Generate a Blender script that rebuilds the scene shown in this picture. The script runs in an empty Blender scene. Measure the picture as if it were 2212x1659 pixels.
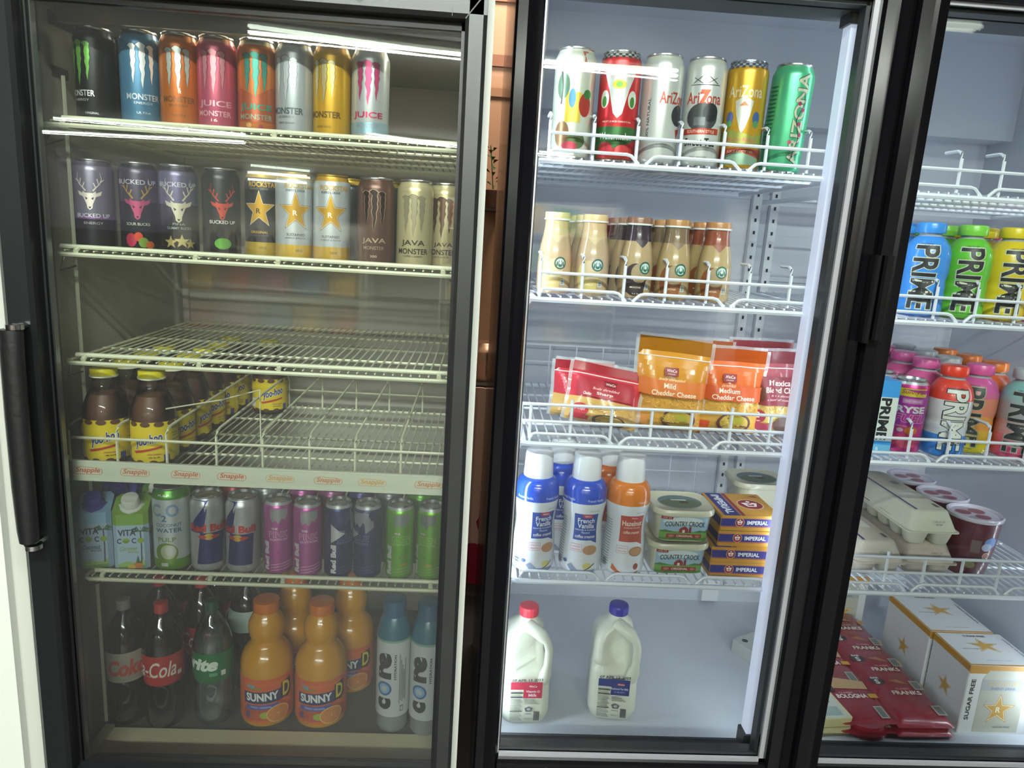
import bpy, bmesh, math, random
from math import sin, cos, pi, radians
from mathutils import Vector, Matrix
from mathutils.geometry import tessellate_polygon

random.seed(7)
S = bpy.context.scene
COL = S.collection

# ------------------------------------------------------------ camera, view, world
yaw, pitch, roll = 0.05437827, 0.21142241, 0.06188529
fw = Vector((sin(yaw) * cos(pitch), cos(yaw) * cos(pitch), -sin(pitch)))
rt = Vector((cos(yaw), -sin(yaw), 0))
up = rt.cross(fw)
rt2 = cos(roll) * rt + sin(roll) * up
up2 = -sin(roll) * rt + cos(roll) * up
cam_d = bpy.data.cameras.new('camera')
cam_d.sensor_width = 36
cam_d.lens = 1536.0 / 2212 * 36
cam_d.clip_start = 0.02
cam = bpy.data.objects.new('camera', cam_d)
COL.objects.link(cam)
cam.matrix_world = Matrix(((rt2.x, up2.x, -fw.x, 0.0), (rt2.y, up2.y, -fw.y, -1.22), (rt2.z, up2.z, -fw.z, 1.25), (0, 0, 0, 1)))
S.camera = cam
vs = S.view_settings
vs.view_transform = 'Standard'
vs.look = 'None'
vs.gamma = 1
vs.use_curve_mapping = False
vs.exposure = 0.0
S.cycles.max_bounces = 10
S.cycles.transparent_max_bounces = 24
S.cycles.caustics_reflective = False
S.cycles.caustics_refractive = False
S.cycles.sample_clamp_indirect = 4

W = bpy.data.worlds.new('world')
S.world = W
W.use_nodes = True
W.node_tree.nodes['Background'].inputs[0].default_value = (0.8, 0.9, 1, 1)
W.node_tree.nodes['Background'].inputs[1].default_value = 0.15


def area(name, loc, rot, sx, sy, power, color):
    d = bpy.data.lights.new(name, 'AREA')
    d.shape = 'RECTANGLE'
    d.size, d.size_y = sx, sy
    d.energy = power
    d.color = color
    o = bpy.data.objects.new(name, d)
    o.location = loc
    o.rotation_euler = rot
    COL.objects.link(o)
    return o


# light strips of the black cooler: vertical, behind the stiles, aimed into the cabinet
LEDC = (0.80, 0.91, 1.0)
area('cooler_led_light', (0.078, 0.075, 0.95), (radians(90), 0, radians(-28)), 0.012, 1.4, 1.7, LEDC)
area('cooler_led_light', (0.628, 0.09, 0.95), (radians(90), 0, radians(25)), 0.012, 1.4, 1.35, LEDC)
area('cooler_led_light', (0.704, 0.09, 0.95), (radians(90), 0, radians(-25)), 0.012, 1.4, 1.35, LEDC)
area('cooler_led_light', (1.296, 0.075, 0.95), (radians(90), 0, radians(28)), 0.012, 1.4, 2.4, LEDC)


area('inner_lamp_light', (-0.33, 0.15, 1.555), (radians(12), 0, 0), 0.6, 0.02, 1.1, (1.0, 0.96, 0.8))
area('gap_fill_light', (0.2, 1.2, 2.5), (0, 0, 0), 0.5, 0.3, 25, (1.0, 0.85, 0.7))  # unseen lamp, added to brighten the gap between the coolers


# ------------------------------------------------------------ materials
def lin(c):
    c /= 255.0
    return c / 12.92 if c <= 0.04045 else ((c + 0.055) / 1.055) ** 2.4


def rgb(h):
    return (lin(int(h[0:2], 16)), lin(int(h[2:4], 16)), lin(int(h[4:6], 16)), 1)


MATS = {}


def mat(name, color='888888', rough=0.5, metal=0.0, emit=0.0, coat=0.0, bump=0.0, bscale=40.0, alpha=1.0, trans=0.0, vary=0.0, aniso=None):
    if name in MATS:
        return MATS[name]
    m = bpy.data.materials.new(name)
    m.use_nodes = True
    nt = m.node_tree
    b = nt.nodes['Principled BSDF']
    b.inputs['Base Color'].default_value = rgb(color)
    b.inputs['Roughness'].default_value = rough
    b.inputs['Metallic'].default_value = metal
    b.inputs['Coat Weight'].default_value = coat
    b.inputs['Coat Roughness'].default_value = 0.08
    b.inputs['Transmission Weight'].default_value = trans
    b.inputs['Alpha'].default_value = alpha
    if emit:
        b.inputs['Emission Color'].default_value = rgb(color)
        b.inputs['Emission Strength'].default_value = emit
    if bump or vary:
        tc = nt.nodes.new('ShaderNodeTexCoord')
        mp = nt.nodes.new('ShaderNodeMapping')
        if aniso:
            mp.inputs['Scale'].default_value = aniso
        nz = nt.nodes.new('ShaderNodeTexNoise')
        nz.inputs['Scale'].default_value = bscale
        nz.inputs['Detail'].default_value = 4
        nt.links.new(tc.outputs['Object'], mp.inputs['Vector'])
        nt.links.new(mp.outputs['Vector'], nz.inputs['Vector'])
        if bump:
            bp = nt.nodes.new('ShaderNodeBump')
            bp.inputs['Strength'].default_value = bump
            bp.inputs['Distance'].default_value = 0.002
            nt.links.new(nz.outputs['Fac'], bp.inputs['Height'])
            nt.links.new(bp.outputs['Normal'], b.inputs['Normal'])
        if vary:
            mx = nt.nodes.new('ShaderNodeMix')
            mx.data_type = 'RGBA'
            c = rgb(color)
            mx.inputs['A'].default_value = tuple(x * (1 - vary) for x in c[:3]) + (1,)
            mx.inputs['B'].default_value = tuple(min(1, x * (1 + vary)) for x in c[:3]) + (1,)
            nt.links.new(nz.outputs['Fac'], mx.inputs['Factor'])
            nt.links.new(mx.outputs['Result'], b.inputs['Base Color'])
    MATS[name] = m
    return m


def clear(name, tint, refl=1.0, rough=0.0, base=0.04, haze=0.0):
    """thin clear sheet: straight-through transparency with a fresnel reflection, optional pale veil mixed in"""
    if name in MATS:
        return MATS[name]
    m = bpy.data.materials.new(name)
    m.use_nodes = True
    nt = m.node_tree
    nt.nodes.clear()
    out = nt.nodes.new('ShaderNodeOutputMaterial')
    mx = nt.nodes.new('ShaderNodeMixShader')
    tr = nt.nodes.new('ShaderNodeBsdfTransparent')
    tr.inputs[0].default_value = tint
    gl = nt.nodes.new('ShaderNodeBsdfGlossy')
    gl.inputs['Roughness'].default_value = rough
    lw = nt.nodes.new('ShaderNodeFresnel')
    lw.inputs[0].default_value = 1.5
    ml = nt.nodes.new('ShaderNodeMath')
    ml.operation = 'MULTIPLY'
    ml.use_clamp = True
    ml.inputs[1].default_value = refl
    nt.links.new(lw.outputs[0], ml.inputs[0])
    nt.links.new(ml.outputs[0], mx.inputs[0])
    nt.links.new(tr.outputs[0], mx.inputs[1])
    nt.links.new(gl.outputs[0], mx.inputs[2])
    last = mx
    if haze:
        df = nt.nodes.new('ShaderNodeBsdfDiffuse')
        df.inputs[0].default_value = (0.7, 0.72, 0.7, 1)
        nz = nt.nodes.new('ShaderNodeTexNoise')
        nz.inputs['Scale'].default_value = 3.0
        tc = nt.nodes.new('ShaderNodeTexCoord')
        nt.links.new(tc.outputs['Object'], nz.inputs['Vector'])
        m2 = nt.nodes.new('ShaderNodeMath')
        m2.operation = 'MULTIPLY'
        m2.inputs[1].default_value = haze
        nt.links.new(nz.outputs['Fac'], m2.inputs[0])
        mh = nt.nodes.new('ShaderNodeMixShader')
        nt.links.new(m2.outputs[0], mh.inputs[0])
        nt.links.new(mx.outputs[0], mh.inputs[1])
        nt.links.new(df.outputs[0], mh.inputs[2])
        last = mh
    nt.links.new(last.outputs[0], out.inputs[0])
    MATS[name] = m
    return m


def ink(h):      # print on paper or plastic
    return mat('print_' + h, h, 0.45)


def foil(h):     # print on a metal can
    return mat('can_print_' + h, h, 0.3, metal=0.45)


def glossy(h):   # moulded plastic
    return mat('plastic_' + h, h, 0.28, coat=0.2)


ALU = mat('aluminium', 'c8cacc', 0.25, metal=0.95)
WIRE_L = mat('cream_coated_wire', 'd2d4b8', 0.45)
WIRE_R = mat('white_coated_wire', 'e4eaf4', 0.4)
BLACK = mat('black_door_frame', '08080b', 0.18)
BLACK.node_tree.nodes['Principled BSDF'].inputs['Specular IOR Level'].default_value = 0.3
DGREY = mat('dark_grey_door_frame', '3a3b3c', 0.34, metal=0.6, vary=0.15, bscale=12)
CHROME = mat('bright_metal', 'd8dadc', 0.15, metal=1)
LIN_L = mat('cream_cooler_lining', 'a4a294', 0.5, vary=0.08, bscale=5)
LIN_R = mat('white_cooler_lining', 'c9ced8', 0.5, vary=0.05, bscale=6)
GLASS = clear('door_glass', (0.95, 0.97, 0.96, 1), 1.25)
GLASS_VEILED = clear('veiled_door_glass', (0.95, 0.97, 0.96, 1), 1.25, haze=0.035)  # veiling glare mixed into the pane as a pale diffuse layer
GLASS2 = clear('door_glass_inner', (0.95, 0.97, 0.96, 1), 1.0)

# ------------------------------------------------------------ text outlines
TXT = {}


def text_shape(s, bold=0.0, shear=0.0):
    k = (s, bold, shear)
    if k in TXT:
        return TXT[k]
    cu = bpy.data.curves.new('t', 'FONT')
    cu.body = s
    cu.resolution_u = 3
    cu.offset = bold
    cu.shear = shear
    o = bpy.data.objects.new('t', cu)
    COL.objects.link(o)
    dg = bpy.context.evaluated_depsgraph_get()
    me = o.evaluated_get(dg).to_mesh()
    vs_ = [(v.co.x, v.co.y) for v in me.vertices]
    fs = [tuple(p.vertices) for p in me.polygons]
    o.evaluated_get(dg).to_mesh_clear()
    bpy.data.objects.remove(o)
    bpy.data.curves.remove(cu)
    xs = [v[0] for v in vs_]
    ys = [v[1] for v in vs_]
    x0, x1, y0, y1 = min(xs), max(xs), min(ys), max(ys)
    w, h = (x1 - x0) or 1, (y1 - y0) or 1
    r = ([((x - (x0 + x1) / 2) / w, (y - (y0 + y1) / 2) / h) for x, y in vs_], fs)
    TXT[k] = r
    return r


# ------------------------------------------------------------ mesh builder
class MB:
    def __init__(s):
        s.v, s.f, s.mi, s.mats = [], [], [], []

    def m(s, material):
        if material not in s.mats:
            s.mats.append(material)
        return s.mats.index(material)

    def add(s, vs_, fs, material):
        b = len(s.v)
        s.v += [tuple(v) for v in vs_]
        i = s.m(material)
        for f in fs:
            s.f.append(tuple(b + k for k in f))
            s.mi.append(i)

    def box(s, x0, x1, y0, y1, z0, z1, material):
        s.add([(x0, y0, z0), (x1, y0, z0), (x1, y1, z0), (x0, y1, z0), (x0, y0, z1), (x1, y0, z1), (x1, y1, z1), (x0, y1, z1)],
              [(0, 3, 2, 1), (4, 5, 6, 7), (0, 1, 5, 4), (1, 2, 6, 5), (2, 3, 7, 6), (3, 0, 4, 7)], material)
        return s

    def loft(s, secs, materials, cap0=True, cap1=True):
        """secs: rings of equal length; materials: one, or one per gap"""
        n = len(secs[0])
        b = len(s.v)
        for r in secs:
            s.v += [tuple(p) for p in r]
        for k in range(len(secs) - 1):
            i = s.m(materials[k] if isinstance(materials, list) else materials)
            for j in range(n):
                s.f.append((b + k * n + j, b + k * n + (j + 1) % n, b + (k + 1) * n + (j + 1) % n, b + (k + 1) * n + j))
                s.mi.append(i)
        if cap0:
            s.f.append(tuple(b + j for j in range(n))[::-1])
            s.mi.append(s.m(materials[0] if isinstance(materials, list) else materials))
        if cap1:
            s.f.append(tuple(b + (len(secs) - 1) * n + j for j in range(n)))
            s.mi.append(s.m(materials[-1] if isinstance(materials, list) else materials))
        return s

    def lathe(s, prof, materials, n=36, cx=0, cy=0, cap0=True, cap1=True):
        """prof: (radius, z) in mm"""
        secs = [[(cx + r / 1000 * sin(-2 * pi * j / n), cy - r / 1000 * cos(2 * pi * j / n), z / 1000) for j in range(n)][::-1] for r, z in prof]
        return s.loft(secs, materials, cap0, cap1)

    def tube(s, pts, r, material, n=6, closed=False):
        pts = [Vector(p) for p in pts]
        secs = []
        N = len(pts)
        for i, p in enumerate(pts):
            a = pts[i - 1] if (i > 0 or closed) else p
            c = pts[(i + 1) % N] if (i < N - 1 or closed) else p
            t = (c - a).normalized()
            ref = Vector((0, 0, 1)) if abs(t.z) < 0.9 else Vector((0, 1, 0))
            u = t.cross(ref).normalized()
            w = t.cross(u)
            secs.append([p + r * (u * cos(2 * pi * k / n) + w * sin(2 * pi * k / n)) for k in range(n)])
        if closed:
            secs.append(secs[0])
        return s.loft(secs, material, not closed, not closed)

    def prism(s, poly, f0, f1, material):
        n = len(poly)
        s.loft([[f0(*p) for p in poly], [f1(*p) for p in poly]], material)
        return s

    def decal(s, art, fmap, su=4.0, sv=0.0, mk=ink, lift=0.18, u0=0.0, v0=0.0):
        """art in mm on the surface; fmap(u, v, eps) -> point (u, v in mm, eps in m)"""
        e = lift
        for a in art:
            k = a[0]
            e += 0.045
            if k == 't':
                _, tx, u, v, w, h, colr = a[:7]
                op = a[7] if len(a) > 7 else {}
                vs_, fs = text_shape(tx, op.get('b', 0.012) * .55, op.get('s', 0.0))
                ca, sa = cos(radians(op.get('r', 0))), sin(radians(op.get('r', 0)))
                arc = op.get('arc', 0)
                vs_ = [(x * w, y * h + arc * (1 - 4 * x * x)) for x, y in vs_]
                vs_ = [(u + x * ca - y * sa, v + x * sa + y * ca) for x, y in vs_]
            else:
                if k == 'r':
                    _, a0, b0, a1, b1, colr = a
                    P = [(a0, b0), (a1, b0), (a1, b1), (a0, b1)]
                elif k == 'c':
                    _, cu, cv, ru, rv, colr = a
                    P = [(cu + ru * cos(2 * pi * i / 20), cv + rv * sin(2 * pi * i / 20)) for i in range(20)]
                elif k == 's':
                    _, cu, cv, r, colr = a[:5]
                    ky = a[5] if len(a) > 5 else 1
                    P = [(cu + (r if i % 2 == 0 else r * 0.4) * cos(pi / 2 + pi * i / 5), cv + ky * (r if i % 2 == 0 else r * 0.4) * sin(pi / 2 + pi * i / 5)) for i in range(10)]
                else:
                    _, P, colr = a
                vs_ = list(P)
                fs = tessellate_polygon([[Vector((x, y, 0)) for x, y in P]])
            bm = bmesh.new()
            bv = [bm.verts.new((x + u0, y + v0, 0)) for x, y in vs_]
            for f in fs:
                if len(set(f)) < 3:
                    continue
                try:
                    nf = bm.faces.new([bv[i] for i in f])
                except ValueError:
                    continue
            for axis, st in ((0, su), (1, sv)):
                if not st or not bm.verts:
                    continue
                lo = min(v.co[axis] for v in bm.verts)
                hi = max(v.co[axis] for v in bm.verts)
                q = math.floor(lo / st) * st + st
                while q < hi:
                    no = (1, 0, 0) if axis == 0 else (0, 1, 0)
                    co = (q, 0, 0) if axis == 0 else (0, q, 0)
                    bmesh.ops.bisect_plane(bm, geom=bm.verts[:] + bm.edges[:] + bm.faces[:], dist=1e-5, plane_co=co, plane_no=no)
                    q += st
            for f in bm.faces:
                f.normal_update()
                if f.normal.z < 0:
                    f.normal_flip()
            bm.verts.index_update()
            s.add([fmap(v.co.x, v.co.y, e / 1000) for v in bm.verts], [tuple(v.index for v in f.verts) for f in bm.faces], mk(colr) if isinstance(colr, str) else colr)
            bm.free()
        return s

    def build(s, name, parent=None, label=None, smooth=True, angle=38, recalc=False):
        me = bpy.data.meshes.new(name)
        me.from_pydata(s.v, [], s.f)
        for m_ in s.mats:
            me.materials.append(m_)
        me.polygons.foreach_set('material_index', s.mi)
        if recalc:
            bm = bmesh.new()
            bm.from_mesh(me)
            bmesh.ops.recalc_face_normals(bm, faces=bm.faces)
            bm.to_mesh(me)
            bm.free()
        if smooth:
            me.polygons.foreach_set('use_smooth', [True] * len(me.polygons))
            me.set_sharp_from_angle(angle=radians(angle))
        me.update()
        o = bpy.data.objects.new(name, me)
        COL.objects.link(o)
        if parent:
            o.parent = parent
        if label:
            o['label'] = label
        return o


def cyl_map(prof):
    """decal mapping on a lathed profile (mm)"""
    R0 = max(r for r, z in prof)

    def rad(v):
        if v <= prof[0][1]:
            return prof[0][0]
        for (r0, z0), (r1, z1) in zip(prof, prof[1:]):
            if z0 <= v <= z1 and z1 > z0:
                return r0 + (r1 - r0) * (v - z0) / (z1 - z0)
        return prof[-1][0]

    def f(u, v, e):
        r = rad(v) / 1000 + e
        a = u / R0
        return (r * sin(a), -r * cos(a), v / 1000)
    return f


def front_map(y):
    return lambda u, v, e: (u / 1000, y - e, v / 1000)


def top_map(z):
    return lambda u, v, e: (u / 1000, v / 1000, z + e)


def left_map(x):
    return lambda u, v, e: (x - e, -u / 1000, v / 1000)


PLURAL = {'drink_can': 'drink cans', 'drink_bottle': 'drink bottles', 'drink_carton': 'cartons', 'coffee_bottle': 'coffee bottles', 'cheese_bag': 'cheese bags', 'creamer_bottle': 'creamer bottles', 'sports_drink_bottle': 'sports drink bottles',
          'spread_tub': 'spread tubs', 'spread_box': 'boxes of spread', 'milk_jug': 'milk jugs', 'egg_carton': 'egg cartons', 'fruit_cup': 'fruit cups', 'meat_pack': 'meat packs', 'drink_case': 'drinks cases', 'sliced_cheese_pack': 'cheese packs'}
SH = ''


def thing(name, label, cat, loc=(0, 0, 0), rz=0.0, group=None, rx=0.0, ry=0.0):
    if group is None and name in PLURAL:
        group = PLURAL[name] + ' ' + SH
    o = bpy.data.objects.new(name, None)
    COL.objects.link(o)
    o.empty_display_size = 0.03
    o.location = loc
    o.rotation_euler = (rx, ry, rz)
    o['label'] = label
    o['category'] = cat
    if group:
        o['group'] = group
    return o


def tag(o, label, cat, group=None):
    o['label'] = label
    o['category'] = cat
    if group:
        o['group'] = group
    return o


def struct(o):
    o['kind'] = 'structure'
    return o


def dup(root, label, loc, rz=None, group=None):
    r = root.copy()
    COL.objects.link(r)
    r.location = loc
    if rz is not None:
        r.rotation_euler = (0, 0, rz)
    r['label'] = label
    if group:
        r['group'] = group
    for ch in list(root.children):
        c = ch.copy()
        COL.objects.link(c)
        c.parent = r
        for g in list(ch.children):
            d = g.copy()
            COL.objects.link(d)
            d.parent = c
    return r


def rrect(w, d, r, z, n=5, cx=0, cy=0):
    """rounded rectangle ring (m), counter-clockwise from above"""
    pts = []
    for sx, sy, a0 in ((1, -1, -90), (1, 1, 0), (-1, 1, 90), (-1, -1, 180)):
        for k in range(n):
            a = radians(a0 + 90 * k / (n - 1))
            pts.append((cx + sx * (w / 2 - r) + r * cos(a), cy + sy * (d / 2 - r) + r * sin(a), z))
    return pts

# ------------------------------------------------------------ the room
WALLM = mat('painted_wall', '9d9d9a', 0.7, vary=0.06, bscale=3)
b = MB().box(-11, 6, -17, 2.2, -0.1, 0, mat('floor_tile', '2b2926', 0.5, vary=0.15, bscale=2))
struct(b.build('floor', smooth=False))
b = MB().box(-11, 6, -17, 2.2, 2.78, 2.88, mat('ceiling_paint', 'd6d6cf', 0.8, vary=0.04, bscale=2))
struct(b.build('ceiling', smooth=False))
struct(MB().box(-11, 6, -17.1, -17, 0, 2.78, WALLM).build('wall_back', smooth=False))
struct(MB().box(-11.1, -11, -17, 2.2, 0, 2.78, WALLM).build('wall_left', smooth=False))
struct(MB().box(6, 6.1, -17, 2.2, 0, 2.78, WALLM).build('wall_right', smooth=False))
PEACH = mat('peach_wall_paint', 'b58d70', 0.6, vary=0.1, bscale=4)
b = MB()
b.box(-11, 6, 1.6, 1.7, 0, 2.78, PEACH)
b.box(-11, 6, 1.59, 1.6, 1.84, 1.88, mat('brown_wall_stripe', '8e5f47', 0.6))
b.box(-11, 6, 1.592, 1.6, 1.735, 1.765, mat('tan_wall_stripe', 'a2795c', 0.6))
b.box(-11, 6, 1.59, 1.6, 2.06, 2.2, mat('brown_wall_stripe'))
struct(b.build('wall_front', smooth=False))
# the white flat panel left of the cream cooler
b = MB().box(-2.6, -0.835, 0.012, 0.6, 0.0, 2.3, mat('white_panel_paint', 'c2c6be', 0.45, vary=0.03, bscale=3))
b.box(-0.835, -0.808, 0.03, 0.6, 0.0, 2.3, mat('white_panel_edge', 'a9aca4', 0.5))
tag(b.build('tall_panel', smooth=False), 'tall plain white panel standing left of the cream lined cooler', 'panel')


def tube_light(loc, length, rz, label, power, n=2, cr=None):
    t = thing('tube_light', label, 'ceiling light', loc, rz, 'fluorescent tube lights on the ceiling')
    h = length / 2
    MB().box(-h - .03, h + .03, -.08, .08, 0, .05, mat('light_housing', 'e8e8e4', 0.5)).build('housing', t, smooth=False)
    for k in range(n):
        y = (k - (n - 1) / 2) * .07
        b = MB()
        b.tube([(-h, y, -.025), (h, y, -.025)], .017, mat('lit_tube_%d' % power, 'f4ffee', emit=power), n=10)
        b.build('tube', t)
        for s in (-1, 1):
            MB().box(s * h - .012, s * h + .012, y - .012, y + .012, -.045, .0, CHROME).build('lamp_holder', t, smooth=False)
    return t


TUBEC = (0.97, 1.0, 0.94)
for i, (x, y, L, rz, lab) in enumerate((
        (-0.15, -5.35, 3.7, -0.12, 'long bare tube light reflected across the tops of both glass doors'),
        (-0.1, -2.15, 2.4, 0.0, 'added unseen tube light on the ceiling nearest the coolers'),  # extra tube, added out of sight to light the can fronts
        (-7.2, -14.6, 4.6, 0.15, 'tube light reflected in the left door above the purple cans'),
        (-0.2, -12.4, 4.0, -0.3, 'tube light reflected low across the right half of the left door'),
        (2.98, -3.63, 0.3, 0.0, 'short tube light reflected at the top of the right door'))):
    tube_light((x, y, 2.73), L, rz, lab, (30, 14, 42, 34, 5)[i], n=(1, 2, 2, 1, 2)[i])
    if i == 4:
        continue
    a = area('tube_lamp_light', (x, y, 2.665), (0, 0, rz), L, .05, (420, 250, 300, 300, 40)[i], TUBEC)
    a = area('ceiling_fill_light', (x, y, 2.60), (pi, 0, rz), L * .8, .05, (260, 60, 420, 360, 20)[i], TUBEC)  # added upward light, brightens the ceiling mirrored in the doors

# ------------------------------------------------------------ shelving in the shop, seen only as reflections
def gondola(x, y, rz, label, cols, seed, bottles=False):
    t = thing('display_rack', label, 'shelf', (x, y, 0), rz)
    fr = mat('rack_metal', 'b8b4a8', 0.5)
    top = 1.2 if bottles else 1.55
    MB().box(-.9, .9, .18, .22, .02, top, fr).build('back_panel', t, smooth=False)
    for sx in (-.9, .88):
        MB().box(sx, sx + .02, -.2, .18, .02, top, fr).build('rack_side', t, smooth=False)
    rnd = random.Random(seed)

    def put(o, xx, yy, z):
        o.location = (x + xx * cos(rz) - yy * sin(rz), y + xx * sin(rz) + yy * cos(rz), z)
        o.rotation_euler = (0, 0, rz)
    for k in range(3 if bottles else 4):
        z = .12 + k * .37
        MB().box(-.88, .88, -.2, .18, z, z + .02, fr).build('rack_shelf', t, smooth=False)
        if bottles and k == 2:
            for j in range(9):
                q = MB()
                q.lathe([(38, 0), (42, 10), (42, 130), (30, 165), (15, 190)], mat('dark_sauce', '14100c', .1, coat=.8), n=14)
                q.lathe([(18, 190), (18, 215)], glossy('b0a020'), n=14)
                o = q.build('sauce_bottle')
                put(o, -.72 + j * .18, -.08, z + .0205)
                tag(o, 'dark bottle with yellow cap in the row mirrored in the left door', 'bottle', 'dark bottles mirrored in the left door')
            continue
        for j in range(5):
            h = rnd.uniform(.2, .27)
            w = .26
            q = MB()
            q.loft([rrect(w, .1, .02, 0), rrect(w, .14, .03, h * .5), rrect(w, .05, .01, h)], glossy(cols[(j + k) % len(cols)]))
            o = q.build('snack_packet')
            put(o, -.7 + j * .35, -.08, z + .0205)
            tag(o, 'bright snack packet on a display rack mirrored in the glass doors', 'snack packet', 'snack packets mirrored in the glass doors')


gondola(-2.05, -6.0, pi, 'low display rack of packets and dark bottles mirrored in the left door', ['b83a2a', 'd0a424', '3b6f9c', 'b3688a'], 5, True)
gondola(.5, -6.2, pi, 'display rack of packets mirrored in the middle door', ['4a7a34', 'b09034', '6a5c8c', '8a3a30'], 3)
gondola(3.4, -6.0, pi - .2, 'display rack of dark packets mirrored in the right door', ['463a4c', '6b5a66', '8a8478'], 8)
t = thing('drink_machine', 'mauve panelled drink machine mirrored in the left door behind the stag cans', 'machine', (-3.72, -6.1, 0), 0)
MB().box(-.68, .68, -.3, .3, 0, 1.02, mat('machine_base', '34322f', .4)).build('machine_base', t, smooth=False)
for k in range(3):
    MB().box(-.66 + k * .45, -.24 + k * .45, -.25, .25, 1.03, 1.66 - .03 * k, mat('mauve_panel', 'b4aecb', .4, emit=.25)).build('machine_panel', t, smooth=False)  # faint glow mixed into the mauve panel colour
t = thing('wall_lamp', 'short double wall lamp mirrored above the star cans in the left door', 'lamp', (-5.0, -16.9, 2.17), 0)
MB().box(-.85, .85, -.1, .0, -.3, .3, mat('light_housing')).build('housing', t, smooth=False)
for zz in (-.08, .08):
    MB().tube([(-.7, .05, zz), (.7, .05, zz)], .03, mat('lit_tube_30')).build('tube', t)


# ------------------------------------------------------------ left cooler
def left_cooler():
    t = thing('glass_door_cooler', 'single door drinks cooler with cream lining and grey black door frame', 'refrigerator', (-.393, 0, 0), 0)
    ox = .393
    WH = mat('cooler_white_body', 'bfc3bb', 0.4)
    b = MB()
    b.box(-.797 + ox, -.778 + ox, .03, .74, .0, 1.98, WH)
    b.box(-.020 + ox, .003 + ox, .03, .74, .0, 1.98, WH)
    b.box(-.778 + ox, -.02 + ox, .70, .74, .0, 1.98, WH)
    b.box(-.778 + ox, -.02 + ox, .03, .70, 1.66, 1.98, WH)
    b.box(-.778 + ox, -.02 + ox, .03, .70, .0, .10, WH)
    b.build('body', t, smooth=False)
    b = MB()
    b.box(-.778 + ox, -.774 + ox, .035, .70, .10, 1.66, LIN_L)
    b.box(-.024 + ox, -.02 + ox, .035, .70, .10, 1.66, LIN_L)
    b.box(-.774 + ox, -.024 + ox, .694, .70, .10, 1.66, LIN_L)
    b.box(-.774 + ox, -.024 + ox, .20, .694, 1.585, 1.60, LIN_L)
    b.box(-.774 + ox, -.024 + ox, .18, .20, 1.565, 1.66, LIN_L)
    # moulded step lines and mounting strips of the side walls
    for y0 in (.045, .07, .115):
        b.box(-.774 + ox, -.766 + ox, y0, y0 + .012, .10, 1.66, LIN_L)
    b.box(-.774 + ox, -.758 + ox, .685, .694, .10, 1.66, LIN_L)
    b.build('lining', t, smooth=False)
    MB().tube([(-.752 + ox, .155, .17), (-.752 + ox, .155, 1.47)], .0035, WIRE_L).build('shelf_standard', t)
    v = MB()
    VM = mat('vent_dark', '4c4b44', 0.7)
    v.box(-.7745 + ox, -.7725 + ox, .16, .21, 1.47, 1.488, VM)
    v.box(-.7745 + ox, -.7725 + ox, .16, .42, 1.556, 1.578, VM)
    v.build('vent', t, smooth=False)
    MB().box(-.635 + ox, -.026 + ox, .100, .106, 1.548, 1.585, LIN_L).box(-.635 + ox, -.026 + ox, .106, .16, 1.578, 1.585, LIN_L).build('lamp_shield', t, smooth=False)
    MB().tube([(-.62 + ox, .125, 1.568), (-.05 + ox, .125, 1.568)], .008, mat('dim_lit_tube', 'fff0c8', .4, emit=3), n=8).build('inner_lamp', t)
    # sill tray
    d = MB()
    CR = mat('cream_tray', 'dcd5b0', 0.5, vary=0.06, bscale=8)
    d.box(-.773 + ox, -.026 + ox, .160, .69, .10, .145, mat('dark_cooler_deck', '55544c', 0.5))
    d.add([(-.735 + ox, .086, .150), (-.034 + ox, .086, .150), (-.026 + ox, .160, .1505), (-.755 + ox, .160, .1505)], [(0, 1, 2, 3)], CR)
    d.add([(-.735 + ox, .086, .150), (-.034 + ox, .086, .150), (-.034 + ox, .082, .128), (-.735 + ox, .082, .128)], [(0, 3, 2, 1)], mat('worn_white_edge', 'c9cfc4', 0.5, vary=.1, bscale=30))
    d.add([(-.755 + ox, .160, .1505), (-.735 + ox, .086, .150), (-.735 + ox, .082, .10), (-.755 + ox, .16, .10)], [(0, 1, 2, 3)], CR)
    d.decal([('p', [(-90, 0), (60, 1.2), (180, .2), (300, 1.6), (352, .5), (352, -1.8), (280, -4.5), (170, -3.2), (120, -5.5), (20, -2.5)], '8a5a48')],
            lambda u, v_, e: (u / 1000, .0852 - e, .149 + v_ / 1000))
    d.box(-.757 + ox, -.738 + ox, .05, .16, .10, .158, mat('cream_tray_end', 'b1ab86', 0.5))
    d.build('sill_tray', t, smooth=False)
    MB().box(-.76 + ox, -.022 + ox, .036, .080, .10, .127, mat('dark_sill', '1b1c1e', 0.5)).build('gasket', t, smooth=False)
    # door
    dr = MB()

    def bevel_bar(p, q, z0, z1, m_, horiz=False, y0=-.022, y1=.028, c=.006):
        if not horiz:
            ring = [(p, y1), (p, y0 + c), (p + c, y0), (q - c, y0), (q, y0 + c), (q, y1)]
            dr.loft([[(x, y, z0) for x, y in ring], [(x, y, z1) for x, y in ring]], m_)
        else:
            ring = [(y1, p), (y0 + c, p), (y0, p + c), (y0, q - c), (y0 + c, q), (y1, q)]
            dr.loft([[(z0, y, z) for y, z in ring], [(z1, y, z) for y, z in ring]], m_)
    BK = mat('matt_black_door_frame', '17181b', 0.34, metal=.2)
    X0, X1, G0, G1, ZB, ZT = -.776 + ox, -.008 + ox, -.728 + ox, -.042 + ox, .187, 1.568
    dr.loft([[(X0, .028, .13), (X0, -.016, .13), (X0 + .006, -.022, .13), (G0 - .006, -.022, .13), (G0, -.016, .13), (G0, .028, .13)],
             [(X0, .028, 1.9), (X0, -.016, 1.9), (X0 + .006, -.022, 1.9), (G0 - .006, -.022, 1.9), (G0, -.016, 1.9), (G0, .028, 1.9)]], BK)
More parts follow.
